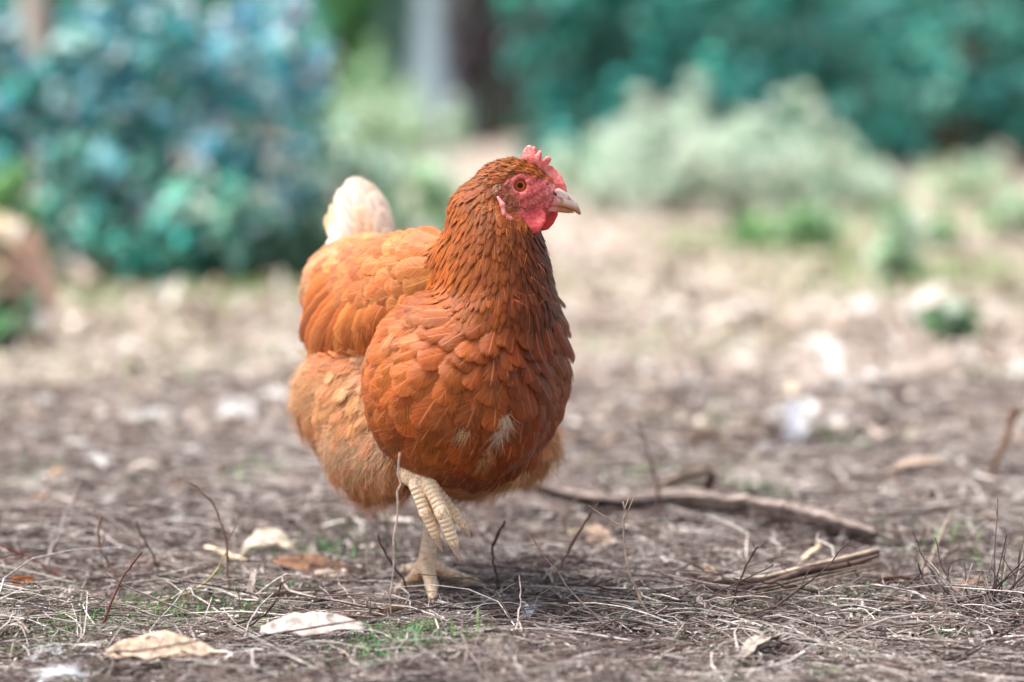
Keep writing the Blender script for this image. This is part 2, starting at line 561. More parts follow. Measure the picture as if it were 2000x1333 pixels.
bcol = bcol * (1 - fm) + red * fm
for s in (1, -1):     # pale rim of the eyelid
    q = BV - EYE[s]; hn = q @ EYN[s]
    rr = np.sqrt(np.maximum((q * q).sum(-1) - hn * hn, 0))
    rim = np.exp(-((rr - 0.0061) / 0.0010) ** 2)[:, None] * (np.abs(hn) < 0.008)[:, None]
    bcol = bcol * (1 - rim * 0.5) + lin(190, 128, 112) * rim * 0.5

HEN = empty('hen', JL * np.array([1, 1, 0]), 'russet brown hen walking on one leg with the other foot lifted', 'hen')
BODY = obj('body', mesh('body', BV, BF, M_BODY, col=bcol), HEN)
PLOC[BODY.name] = np.zeros(3)

# ------------------------------------------------------------------ plumage
FV = np.array([0, .2, .42, .64, .82, .94, 1.0])
PROF = {'round': [.35, .72, .96, 1, .93, .70, .30], 'lance': [.45, .85, 1, .90, .68, .40, .10],
        'wing': [.4, .8, .98, 1, .93, .66, .2], 'oblong': [.6, .9, 1, 1, .96, .72, .25]}
def blades(P, N, T, L, W, prof, h0, lift, cup, conform=True, NU=5, jit=0.0):
    n = len(P)
    B = nrm(np.cross(N, T))
    u = np.linspace(-1, 1, NU)
    w = np.array(PROF[prof])
    L = np.broadcast_to(L, n); W = np.broadcast_to(W, n)
    q = (P[:, None, None] + T[:, None, None] * (L[:, None, None] * FV[:, None])[..., None]
         + B[:, None, None] * (W[:, None, None] / 2 * w[:, None] * u)[..., None])
    hh = (h0 + lift * FV[:, None] ** 1.3 - cup * (u ** 2) * w[:, None])
    hh = np.broadcast_to(hh, (n, 7, NU)).copy()
    if jit:
        hh += (rng.normal(0, jit, (n, 1, 1)) * FV[:, None]) + rng.normal(0, jit * 0.5, (n, 1, 1)) * u * FV[:, None]
    if conform:
        f = q.reshape(-1, 3); h = hh.reshape(-1)
        for it in range(2):
            g = grad(plum, f)
            f = f - np.clip(plum(f) - h, -0.02, 0.02)[:, None] * g
        q = f.reshape(q.shape)
    else:
        q = q + N[:, None, None] * hh[..., None]
    a = np.arange(7 * NU).reshape(7, NU)
    Fq = np.stack([a[:-1, :-1], a[:-1, 1:], a[1:, 1:], a[1:, :-1]], -1).reshape(-1, 4)
    fuv = np.empty((n, 7, NU, 3))
    fuv[..., 0] = u; fuv[..., 1] = FV[:, None]; fuv[..., 2] = rng.random(n)[:, None, None]
    return q.reshape(n, -1, 3), Fq, fuv.reshape(n, -1, 3)

def emit(name, V, Fq, fuv, col, mat, parent, n_single, score, stuff_name):
    """the n_single that show largest become parts of their own, the rest one part"""
    order = np.argsort(-score)
    nvt = V.shape[1]
    C = np.repeat(col[:, None], nvt, 1)
    for i in order[:n_single]:
        me = mesh(name, V[i], Fq, mat, col=C[i], fuv=fuv[i])
        obj(name, me, HEN)
    rest = order[n_single:]
    if len(rest):
        F = (Fq[None] + (np.arange(len(rest)) * nvt)[:, None, None]).reshape(-1, 4)
        obj(stuff_name, mesh(stuff_name, V[rest].reshape(-1, 3), F, mat, col=C[rest].reshape(-1, 4), fuv=fuv[rest].reshape(-1, 3)), HEN, kind='stuff')

def poisson(idx, P, spacing):
    """greedy thinning of the candidate surface points"""
    idx = rng.permutation(idx)
    cell = {}
    keep = []
    smax = spacing.max() if hasattr(spacing, 'max') else spacing
    inv = 1 / smax
    for i in idx:
        p = P[i]; s = spacing[i] if hasattr(spacing, 'max') else spacing
        k = (int(p[0] * inv // 1), int(p[1] * inv // 1), int(p[2] * inv // 1))
        ok = True
        for a in (-1, 0, 1):
            for b in (-1, 0, 1):
                for c in (-1, 0, 1):
                    for j in cell.get((k[0] + a, k[1] + b, k[2] + c), ()):
                        d = P[j] - p
                        if d[0] * d[0] + d[1] * d[1] + d[2] * d[2] < s * s:
                            ok = False
                            break
                    if not ok: break
                if not ok: break
            if not ok: break
        if ok:
            keep.append(i)
            cell.setdefault(k, []).append(i)
    return np.array(keep, int)

# dense even candidate points on the surface
tri = np.concatenate([BF[:, [0, 1, 2]], BF[:, [0, 2, 3]]])
ta = np.linalg.norm(np.cross(BV[tri[:, 1]] - BV[tri[:, 0]], BV[tri[:, 2]] - BV[tri[:, 0]]), axis=-1)
ch = rng.choice(len(tri), 60000, p=ta / ta.sum())
b0, b1 = rng.random(60000), rng.random(60000)
fl_ = b0 + b1 > 1
b0[fl_], b1[fl_] = 1 - b0[fl_], 1 - b1[fl_]
SP = BV[tri[ch, 0]] * (1 - b0 - b1)[:, None] + BV[tri[ch, 1]] * b0[:, None] + BV[tri[ch, 2]] * b1[:, None]
SPG = np.stack(parts(SP), -1)
SP = SP[(SPG[:, 6] > 0.006)]
SN = grad(plum, SP)
SPG = np.stack(parts(SP), -1)
SREG = np.array(GROUPS)[SPG.argmin(-1)]
CAMP = np.array([0, CAM_Y, CAM_Z])
SVIEW = nrm(CAMP - SP)
def px_of(P):
    q = P - CAMP
    f = q[:, 1] * math.cos(PITCH) - q[:, 2] * math.sin(PITCH)
    up = q[:, 1] * math.sin(PITCH) + q[:, 2] * math.cos(PITCH)
    return 1000 + FPX * q[:, 0] / f, 666.5 - FPX * up / f
def flow(N, a, b, c=0.0):
    d = -HD * a - UP * b + RT * c
    d = d - N * (N * d).sum(-1, keepdims=True)
    return nrm(d)
def turn(T, N, ang):
    return T * np.cos(ang)[:, None] + np.cross(N, T) * np.sin(ang)[:, None]
def vary(base, n, s=0.14, hue=0.05):
    return np.clip(base * np.exp(rng.normal(0, s, (n, 1)) + rng.normal(0, hue, (n, 3))), 0, 1)
def rgba(c, fray):
    return np.c_[c, np.broadcast_to(fray, len(c))]
def score_of(P, N, area):
    f = (N * nrm(CAMP - P)).sum(-1)
    return np.where(f > 0.05, area * np.clip(f, 0, 1), 0) + 1e-6 * area

smooth_t = lambda x, a, b: np.clip((x - a) / (b - a), 0, 1)
zz = SP[:, 2]
# --- breast and flanks
m = np.nonzero((SREG == 'breast') | ((SREG == 'neck') & (zz < 0.262)))[0]
front = np.clip(((SP - MID) @ HD) / 0.09, -1, 1)
spc = 0.0102 - 0.0038 * smooth_t(zz, 0.20, 0.28)
k = poisson(m, SP, spc)
P, N = SP[k], SN[k]
fr = front[k]
T = nrm(flow(N, 1.0, 0.42 + 0.5 * np.clip(fr[:, None], 0, 1)))
T = turn(T, N, rng.normal(0, 0.13, len(k)))
up_ = smooth_t(P[:, 2], 0.20, 0.28)
L = (0.041 - 0.014 * up_) * rng.uniform(0.85, 1.15, len(k))
W = (0.0285 - 0.0140 * up_) * rng.uniform(0.85, 1.12, len(k))
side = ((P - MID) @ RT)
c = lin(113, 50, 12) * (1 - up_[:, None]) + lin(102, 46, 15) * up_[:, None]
lite = np.clip((side + 0.005) / 0.085, 0, 1)[:, None] * smooth_t(P[:, 2], 0.10, 0.22)[:, None]  # lit upper right flank is put into the feather colour
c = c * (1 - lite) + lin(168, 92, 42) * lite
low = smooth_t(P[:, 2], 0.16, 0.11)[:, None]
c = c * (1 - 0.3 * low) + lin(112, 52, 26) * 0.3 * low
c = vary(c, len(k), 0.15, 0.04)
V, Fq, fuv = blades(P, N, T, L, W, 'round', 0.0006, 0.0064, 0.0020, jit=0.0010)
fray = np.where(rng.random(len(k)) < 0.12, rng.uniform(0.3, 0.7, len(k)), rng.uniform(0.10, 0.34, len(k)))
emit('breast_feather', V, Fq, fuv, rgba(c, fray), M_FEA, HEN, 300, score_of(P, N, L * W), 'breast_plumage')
print('breast', len(k))
# --- back and saddle
m = np.nonzero(SREG == 'back')[0]
k = poisson(m, SP, 0.0085)
P, N = SP[k], SN[k]
T = turn(flow(N, 1.0, 0.35), N, rng.normal(0, 0.13, len(k)))
L = 0.038 * rng.uniform(0.85, 1.15, len(k)); W = 0.021 * rng.uniform(0.85, 1.15, len(k))
c = vary(np.tile(lin(188, 132, 92), (len(k), 1)), len(k), 0.14)
c[rng.random(len(k)) < 0.05] *= 1.25
V, Fq, fuv = blades(P, N, T, L, W, 'round', 0.0006, 0.0036, 0.0012, jit=0.0008)
emit('back_feather', V, Fq, fuv, rgba(c, rng.uniform(0.1, 0.5, len(k))), M_FEA, HEN, 200, score_of(P, N, L * W), 'back_plumage')
print('back', len(k))
# --- wing coverts
m = np.nonzero(SREG == 'wing')[0]
along = ((SP - W_C) @ AXW[0]) / 0.12           # +1 shoulder, -1 tip
m = m[(along[m] > -0.42) | (((SP[m] - MID) @ RT) < 0)]
k = poisson(m, SP, 0.0088 + 0.0020 * np.clip(-along, 0, 1))
P, N = SP[k], SN[k]
al_ = along[k]
bk = np.clip(-al_, -0.6, 1)
T = turn(flow(N, 1.0, (0.52 + 0.25 * bk)[:, None]), N, rng.normal(0, 0.08, len(k)))
L = (0.040 + 0.016 * bk) * rng.uniform(0.9, 1.12, len(k)); W = (0.0215 + 0.002 * bk) * rng.uniform(0.9, 1.1, len(k))
c = vary(np.tile(lin(170, 100, 56), (len(k), 1)), len(k), 0.19)
gold = np.clip(al_, 0, 1)[:, None]
c = c * (1 - 0.4 * gold) + lin(196, 124, 66) * 0.4 * gold
c[rng.random(len(k)) < 0.03] *= 1.25
V, Fq, fuv = blades(P, N, T, L, W, 'wing', 0.0006, 0.0060, 0.0014, jit=0.0008)
emit('wing_feather', V, Fq, fuv, rgba(c, rng.uniform(0.0, 0.14, len(k))), M_FEA, HEN, 260, score_of(P, N, L * W), 'wing_plumage')
print('wing', len(k))
# --- neck hackle
face_near = (poly_sd(head_px(SP), FACE) < 3) & (SPG[:, 5] < 0.010)
m = np.nonzero((((SREG == 'neck') & (zz >= 0.250)) | ((SREG == 'breast') & (zz > 0.262))) & ~face_near)[0]
spc = 0.0042 - 0.0016 * smooth_t(zz, 0.27, 0.37)
k = poisson(m, SP, spc)
P, N = SP[k], SN[k]
up_ = smooth_t(P[:, 2], 0.26, 0.375)
T = turn(flow(N, 0.34, 1.0), N, rng.normal(0, 0.13, len(k)))
L = (0.035 - 0.017 * up_) * rng.uniform(0.8, 1.2, len(k)); W = (0.0092 - 0.0044 * up_) * rng.uniform(0.8, 1.15, len(k))
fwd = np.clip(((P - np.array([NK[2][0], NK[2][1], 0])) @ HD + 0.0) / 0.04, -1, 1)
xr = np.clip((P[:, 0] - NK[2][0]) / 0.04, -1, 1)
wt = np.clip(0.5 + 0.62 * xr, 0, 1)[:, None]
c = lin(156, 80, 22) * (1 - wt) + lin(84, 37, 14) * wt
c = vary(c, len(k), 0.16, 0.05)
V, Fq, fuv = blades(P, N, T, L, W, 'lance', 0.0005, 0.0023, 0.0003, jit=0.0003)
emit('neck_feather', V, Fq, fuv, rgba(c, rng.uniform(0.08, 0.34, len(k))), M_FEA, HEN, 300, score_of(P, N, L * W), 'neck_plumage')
print('neck', len(k))
# --- short feathers of the head
hd_d = poly_sd(head_px(SP), FACE)
hm = (SREG == 'head') | ((SREG == 'neck') & (zz > 0.36))
extra = surf_extra = None
selh = np.nonzero((SPG[:, 5] < 0.008) & (zz > 0.33))[0]
base_pts = BV[(PG[:, 5] < 0.013) & (BV[:, 2] > 0.335)]
HPn = np.concatenate([base_pts + rng.normal(0, 0.0007, base_pts.shape) for _ in range(2)])
HPn = HPn[poly_sd(head_px(HPn), FACE) > 0.5]
HPn = HPn[head_px(HPn)[:, 0] < 1066]
k = poisson(np.arange(len(HPn)), HPn, 0.0019)
P = HPn[k]; N = grad(plum, P)
hp_ = head_px(P)
d0 = np.array([-1.0, 0.0, -0.25])
T = d0 - N * (N @ d0)[:, None]
low = smooth_t(hp_[:, 1], 400, 430)[:, None]
d1 = np.array([-0.2, 0.0, -1.0])
T = nrm(nrm(T) * (1 - low) + (d1 - N * (N @ d1)[:, None]) * low)
T = turn(T, N, rng.normal(0, 0.2, len(k)))
L = 0.0088 * rng.uniform(0.7, 1.3, len(k)); W = 0.0026 * rng.uniform(0.8, 1.2, len(k))
c = vary(np.tile(lin(140, 76, 32), (len(k), 1)), len(k), 0.2, 0.07)
V, Fq, fuv = blades(P, N, T, L, W, 'lance', 0.0003, 0.0016, 0.0003, NU=3, jit=0.0004)
emit('head_feather', V, Fq, fuv, rgba(c, 0.15), M_FEA, HEN, 0, L * W, 'head_plumage')
print('head', len(k))
# sparse bristles on the bare cheek
CH = BV[is_head & (face_d < 0)]
chp = head_px(CH)
cd = np.hypot(chp[:, 0] - 990, (chp[:, 1] - 394) / 1.2)
pr = np.where(cd < 30, 0.5, 0.04) * (np.hypot(chp[:, 0] - 1021, chp[:, 1] - 362) > 23)
CH = CH[rng.random(len(CH)) < pr * 0.7]
N = grad(plum, CH)
d0 = np.array([-0.8, 0, -0.6])
T = turn(nrm(d0 - N * (N @ d0)[:, None]), N, rng.normal(0, 0.4, len(CH)))
c = vary(np.tile(lin(128, 76, 46), (len(CH), 1)), len(CH), 0.25, 0.06)
V, Fq, fuv = blades(CH, N, T, rng.uniform(0.003, 0.0055, len(CH)), 0.0011, 'lance', 0.0002, 0.0012, 0.0, NU=3, jit=0.0003)
emit('cheek_bristle', V, Fq, fuv, rgba(c, 0.1), M_FEA, HEN, 0, np.ones(len(CH)), 'cheek_bristles')

# --- belly and thigh fluff: soft feathers, then loose strands
m = np.nonzero(SREG == 'fluff')[0]
k = poisson(m, SP, 0.0095)
P, N = SP[k], SN[k]
T = turn(flow(N, 0.35, 1.0), N, rng.normal(0, 0.25, len(k)))
L = 0.040 * rng.uniform(0.75, 1.2, len(k)); W = 0.020 * rng.uniform(0.8, 1.2, len(k))
c = vary(np.tile(lin(190, 134, 92), (len(k), 1)), len(k), 0.14)
V, Fq, fuv = blades(P, N, T, L, W, 'round', 0.0006, 0.0062, 0.0022, jit=0.0018)
emit('thigh_feather', V, Fq, fuv, rgba(c, rng.uniform(0.3, 0.9, len(k))), M_FEA, HEN, 150, score_of(P, N, L * W), 'thigh_plumage')
print('fluff', len(k))

def strands(P, N, T, L, w, col, rise, bend, nseg=4):
    n = len(P)
    s = np.linspace(0, 1, nseg + 1)
    B = nrm(np.cross(N, T))
    cv = rng.normal(0, bend, (n, 1, 1))
    pos = (P[:, None] + T[:, None] * (L[:, None] * s)[..., None] + N[:, None] * (L[:, None] * (rise[:, None] * s * (1.25 - 0.75 * s)))[..., None]
           + B[:, None] * (cv * (L[:, None, None] * (s ** 2)[None, :, None])))
    view = nrm(CAMP - pos)
    sd_ = nrm(np.cross(view, np.broadcast_to(T[:, None], pos.shape))) * 0.5 + nrm(np.broadcast_to(B[:, None], pos.shape)) * 0.5
    sd_ = nrm(np.broadcast_to(B[:, None], pos.shape) + rng.normal(0, 0.5, (n, 1, 3)))
    wd = (w[:, None] * (1 - 0.85 * s))[..., None] / 2
    V = np.stack([pos - sd_ * wd, pos + sd_ * wd], 2).reshape(n, -1, 3)
    a = np.arange(nseg)
    Fq = np.stack([2 * a, 2 * a + 1, 2 * a + 3, 2 * a + 2], -1)
    F = (Fq[None] + (np.arange(n) * 2 * (nseg + 1))[:, None, None]).reshape(-1, 4)
    C = np.repeat(col[:, None], 2 * (nseg + 1), 1).reshape(-1, 3)
    return V.reshape(-1, 3), F, C
SV, SF_, SC = [], [], []
def add_strands(a):
    off = sum(len(x) for x in SV)
    SV.append(a[0]); SF_.append(a[1] + off); SC.append(a[2])
def tufts(idx, n, per, Lm, colr, a, b, spread, sw=0.0004, rise=0.22, rad=0.006, h=0.002):
    ci = rng.choice(idx, n)
    tn = rng.normal(0, 0.35, n)
    tc = vary(np.tile(colr, (n, 1)), n, 0.14, 0.04)
    ii = np.repeat(np.arange(n), per)
    P = SP[ci][ii] + rng.normal(0, rad, (n * per, 3))
    N = SN[ci][ii]
    d = plum(P)
    P = P - (d[:, None]) * N + N * h
    T = turn(flow(N, a, b), N, tn[ii] + rng.normal(0, spread, n * per))
    add_strands(strands(P, N, T, Lm * rng.uniform(0.5, 1.2, n * per), sw * rng.uniform(0.6, 1.3, n * per), tc[ii] * rng.uniform(0.8, 1.2, (n * per, 1)),
                        rise * rng.uniform(0.5, 1.4, n * per), 0.12))
fi = np.nonzero(SREG == 'fluff')[0]
flow_low = fi[SP[fi, 2] < 0.135]
tufts(flow_low, 100, 40, 0.040, lin(196, 134, 88), 0.12, 1.0, 0.20, sw=0.0005, rise=0.16, rad=0.0045)
right_fl = fi[(SP[fi, 0] > -0.01) & (SP[fi, 2] < 0.16)]
tufts(right_fl, 110, 30, 0.026, lin(222, 178, 136), 0.1, 1.0, 0.3, sw=0.0005, rise=0.2, rad=0.0045)
tufts(fi, 900, 22, 0.030, lin(202, 152, 110), 0.3, 1.0, 0.22)
pxs, pys = px_of(SP)
vis = (SN * SVIEW).sum(-1) > 0.1
sel = np.nonzero((SREG == 'fluff') & vis & (np.hypot((pxs - 690) / 75, (pys - 870) / 32) < 1))[0]
if len(sel): tufts(sel, 60, 26, 0.026, lin(220, 190, 160), 0.5, 0.9, 0.3)
sel = np.nonzero(vis & (np.hypot((pxs - 605) / 40, (pys - 745) / 55) < 1))[0]
if len(sel): tufts(sel, 50, 22, 0.022, lin(214, 172, 134), 0.9, 0.5, 0.3, rise=0.4)
for cx_, cy_, r_, n_, tc_ in ((905, 840, 6, 1, (206, 172, 144)), (978, 820, 6, 3, (216, 190, 166)), (968, 836, 5, 2, (216, 190, 166)), (946, 878, 6, 2, (190, 134, 92)), (937, 890, 5, 2, (196, 144, 104)), (775, 655, 12, 1, (206, 160, 120)), (718, 690, 18, 2, (206, 166, 130))):
    sel = np.nonzero(vis & (np.hypot(pxs - cx_, pys - cy_) < r_))[0]
    if len(sel):
        tufts(sel, n_, 34, 0.019, lin(*tc_), 0.25, 1.0, 0.28, sw=0.00032, rise=0.16, rad=0.0022, h=0.006)
bi = np.nonzero((SREG == 'breast') | (SREG == 'back') | (SREG == 'wing'))[0]
tufts(bi, 110, 5, 0.012, lin(216, 132, 76), 0.9, 0.6, 0.5, sw=0.0003, rise=0.5, rad=0.004)
tufts(np.nonzero(SREG == 'neck')[0], 70, 4, 0.012, lin(214, 130, 66), 0.3, 1.0, 0.4, sw=0.00028, rise=0.45, rad=0.003)
obj('down', mesh('down', np.concatenate(SV), np.concatenate(SF_), M_DOWN, col=np.concatenate(SC)), HEN, kind='stuff')

# --- flight feathers showing below the coverts, both wings
def quill(root, tip, nrm_, W, col, fray, name, prof='wing', bow=0.0, parent=None):
    root, tip = np.asarray(root), np.asarray(tip)
    T = nrm(tip - root); L = np.linalg.norm(tip - root)
    N = nrm(nrm_ - T * (nrm_ @ T))
    V, Fq, fuv = blades(root[None], N[None], T[None], np.array([L]), np.array([W]), prof, 0.0, 0.0, W * 0.10, conform=False)
    v = np.repeat(FV, 5)
    V = V[0] + N * (bow * np.sin(np.pi * v))[:, None]
    obj(name, mesh(name, V, Fq, M_FEA, col=np.r_[col, fray], fuv=fuv[0]), HEN)
def hit(px, py, Y0):
    d = at(px, py, 0.0) - CAMP
    d = d / np.linalg.norm(d)
    t = 1.75
    for _ in range(60):
        p = CAMP + d * t
        v = float(plum(p[None])[0])
        if v < 0.0005:
            return p
        t += max(v * 0.8, 0.0004)
        if t > 2.6:
            break
    return at(px, py, Y0)
TIPS = np.array([(600, 600), (592, 640), (586, 668), (606, 691), (640, 698), (672, 697), (696, 692), (712, 678), (728, 660)], float)
ROOTS = np.array([(668, 520), (674, 535), (682, 548), (692, 560), (706, 568), (720, 574), (736, 578), (750, 578), (764, 574)], float)
NQ = 17
for i in range(NQ):
    f_ = i / (NQ - 1) * (len(TIPS) - 1)
    tp_ = np.array([np.interp(f_, range(len(TIPS)), TIPS[:, k]) for k in (0, 1)]) + rng.normal(0, 2.0, 2)
    rt_ = np.array([np.interp(f_, range(len(ROOTS)), ROOTS[:, k]) for k in (0, 1)])
    a_ = hit(rt_[0], rt_[1], 0.05) + np.array([0.0, 0.004, 0.0])
    inner = tp_ * 0.8 + rt_ * 0.2
    hb = hit(inner[0], inner[1], 0.10)
    b_ = at(tp_[0], tp_[1], hb[1] - 0.004 - 0.0007 * i + 0.012)
    cq = vary(lin(164, 90, 42)[None] if i % 3 else lin(186, 112, 58)[None], 1, 0.16, 0.03)[0]
    for s in (0, 1):
        if s:
            a_, b_ = mir(a_), mir(b_)
        quill(a_, b_, RT * (-0.6 if s else 0.6) + np.array([0.0, -0.7, 0.0] if not s else [0.5, 0.5, 0]) + UP * 0.2, 0.020, cq, 0.02, 'flight_feather', 'oblong', 0.010)
# --- tail: short cream fan
TR = at(712, 500, 0.165)
for (tx, ty, tY, w_, c_) in ((702, 346, .215, .040, (246, 228, 214)), (684, 362, .20, .038, (248, 234, 222)), (724, 356, .22, .036, (240, 214, 196)),
                             (742, 376, .21, .034, (244, 222, 206)), (754, 408, .195, .030, (242, 216, 200)), (664, 392, .23, .030, (206, 176, 146)),
                             (652, 412, .235, .028, (196, 164, 132)), (668, 430, .19, .034, (250, 240, 230)), (658, 458, .185, .032, (250, 244, 236)),
                             (716, 400, .19, .034, (244, 206, 178)), (738, 428, .185, .03, (238, 196, 164)), (762, 446, .185, .022, (240, 206, 180))):
    tip = at(tx, ty, tY)
    root = TR + (tip - TR) * 0.02 + np.array([(tx - 705) * 0.00022, 0, -0.01])
    quill(root, tip, HD * 0.9 + UP * 0.2 + RT * (705 - tx) * 0.006, w_, lin(*c_) * 0.78, 0.06, 'tail_feather', 'oblong', 0.006)

# ------------------------------------------------------------------ comb, wattles, beak, eyes, ear lobes, claws
def slab(name, pts, Y, hw, rnd, mat, step=0.0011, hwf=None, lean=0.0, col=None, bow=None):
    """outline of the side view with a real thickness, rounded all over"""
    k = ((HY - CAM_Y) / math.cos(PITCH)) / FPX
    o = at(1003, 364, HY)
    poly = np.array([(o[0] + (x - 1003) * k, o[2] - (y - 364) * k) for x, y in pts])
    lo, hi = poly.min(0) - 0.006, poly.max(0) + 0.006
    def f(P):
        d2 = poly_sd(P[:, [0, 2]], poly)
        yc = Y + lean * (P[:, 2] - poly[:, 1].mean())
        if bow is not None:
            yc = yc + bow(P[:, 0], P[:, 2])
        h = hw if hwf is None else hwf(P[:, 0], P[:, 2])
        q1 = d2 + rnd; q2 = np.abs(P[:, 1] - yc) - (h - rnd)
        return np.minimum(np.maximum(q1, q2), 0) + np.hypot(np.maximum(q1, 0), np.maximum(q2, 0)) - rnd
    V, F = surfnet(f, np.arange(lo[0], hi[0], step), np.arange(Y - 0.022, Y + 0.022, step), np.arange(lo[1], hi[1], step))
    return obj(name, mesh(name, V, F, mat, col=col if col is None or not callable(col) else col(V)), HEN)
COMB = [(1024, 330), (1020, 312), (1021, 298), (1027, 287), (1034, 284), (1040, 288), (1044, 286), (1048, 292), (1047, 302), (1052, 295), (1057, 294), (1059, 302),
        (1056, 316), (1066, 306), (1073, 305), (1077, 312), (1070, 324), (1078, 324), (1083, 330), (1088, 333), (1091, 339), (1097, 344), (1099, 352), (1104, 360), (1107, 376),
        (1096, 382), (1080, 372), (1066, 358), (1050, 344), (1036, 336)]
slab('comb', COMB, HY - 0.0015, 0.0030, 0.0017, M_COMB, 0.0009, bow=lambda x, z: 0.0018 * np.sin(x * 210) + 0.0012 * np.sin(z * 300))
kx0 = ((HY - CAM_Y) / math.cos(PITCH)) / FPX
_o = at(1003, 364, HY)
WC = np.array([_o[0] + (1045 - 1003) * kx0, 0, _o[2] - (423 - 364) * kx0])
slab('wattle', [(1016, 424), (1026, 411), (1046, 404), (1059, 406), (1066, 416), (1065, 431), (1057, 444), (1050, 453), (1039, 455), (1032, 447), (1026, 435)], HY - 0.0145, 0.0034, 0.0014, M_WAT, 0.0009,
     hwf=lambda x, z: 0.0036 - 0.0026 * np.exp(-((x - WC[0]) ** 2 + ((z - WC[2]) * 1.15) ** 2) / 0.0068 ** 2),
     bow=lambda x, z: 0.0025 * np.sin((z - 0.345) * 160))
M_WAT2 = mat_skin('far_wattle_flesh', lin(206, 26, 30), lin(214, 44, 44), 300, 0.35, 0.0005, 0.3)
slab('wattle', [(1048, 440), (1060, 410), (1078, 402), (1091, 408), (1089, 422), (1081, 438), (1071, 449), (1058, 452)], HY + 0.006, 0.0028, 0.0022, M_WAT2, 0.001)
kx = ((HY - CAM_Y) / math.cos(PITCH)) / FPX
bx0 = at(1003, 364, HY)[0] + (1062 - 1003) * kx
bx1 = at(1003, 364, HY)[0] + (1134 - 1003) * kx
hwb = lambda x, z: 0.0022 + 0.0078 * np.clip((bx1 - x) / (bx1 - bx0), 0, 1) ** 0.8
def horn():
    t = NT('beak_horn')
    vec = t.n('ShaderNodeTexCoord').outputs['Object']
    sp = t.n('ShaderNodeSeparateXYZ'); t.t.links.new(vec, sp.inputs[0])
    nz = t.noise(170, 3, vec)
    z = t.math('ADD', sp.outputs[2], t.math('MULTIPLY', sp.outputs[0], 0.35))
    zr = at(1090, 396, HY)
    z0 = zr[2] + zr[0] * 0.35
    c = t.mix(t.ramp(t.math('ADD', z, t.math('MULTIPLY', nz, 0.004)), z0 + 0.0005, z0 + 0.006), lin(160, 104, 62), lin(206, 184, 176))
    c = t.mix(t.ramp(nz, 0.48, 0.62, 0, 0.65), c, lin(132, 82, 48))
    c = t.mix(t.ramp(sp.outputs[0], bx1 - 0.006, bx1 + 0.002), c, lin(150, 120, 104))
    c = t.mix(t.ramp(t.math('ADD', sp.outputs[0], t.math('MULTIPLY', nz, 0.006)), bx0 + 0.017, bx0 + 0.011), c, lin(196, 118, 114))
    t.set(Base_Color=c, Roughness=0.32)
    t.bump(nz, 0.3, 0.0004)
    return t.m
M_HORN = horn()
bk = slab('upper_beak', [(1056, 394), (1070, 374), (1090, 367), (1106, 375), (1119, 387), (1129, 401), (1135, 417), (1131, 420), (1120, 412), (1100, 405), (1080, 402), (1058, 402)], HY - 0.003, 0.009, 0.0024, M_HORN, 0.0009, hwf=hwb)
slab('lower_beak', [(1058, 402), (1080, 401), (1100, 404), (1116, 410), (1123, 415), (1108, 416), (1090, 414), (1064, 412)], HY - 0.003, 0.008, 0.0012, M_HORN, 0.0008, hwf=lambda x, z: hwb(x, z) * 0.82)
# nostrils
M_DARK = NT('nostril_dark'); M_DARK.set(Base_Color=lin(40, 16, 16), Roughness=0.7); M_DARK = M_DARK.m
M_NOST = mat_skin('nostril_flesh', lin(176, 112, 106), lin(190, 140, 130), 300, 0.4, 0.0004)
def ball(c, r, ax, nseg=16, nring=10):
    th = np.linspace(0, np.pi, nring + 1); ph = np.linspace(0, 2 * np.pi, nseg, endpoint=False)
    TH, PH = np.meshgrid(th, ph, indexing='ij')
    q = np.stack([np.cos(TH), np.sin(TH) * np.cos(PH), np.sin(TH) * np.sin(PH)], -1) * np.asarray(r)
    V = (q @ ax + c).reshape(-1, 3)
    i = np.arange((nring + 1) * nseg).reshape(nring + 1, nseg)
    F = np.stack([i[:-1], i[1:], np.roll(i, -1, 1)[1:], np.roll(i, -1, 1)[:-1]], -1).reshape(-1, 4)
    return V, F
hp0 = at(1003, 364, HY)
def hpt(x, y, Y):
    return np.array([hp0[0] + (x - 1003) * kx, Y, hp0[2] - (y - 364) * kx])
for s in (1, -1):
    yy = HY - 0.003 - s * 0.0076
    V, F = ball(hpt(1091, 384, yy + s * 0.0008), (0.0034, 0.0011, 0.0015), axes(np.array([0.85, 0, -0.5])))
    nf = obj('nostril', mesh('nostril', V, F, M_NOST), HEN)
    PLOC[nf.name] = np.zeros(3)
    V, F = ball(hpt(1083, 378, yy - s * 0.0002), (0.0022, 0.0012, 0.0010), axes(np.array([0.7, 0, -0.7])))
    o = obj('nostril_opening', mesh('nostril_opening', V, F, M_DARK), nf, loc=(0, 0, 0))
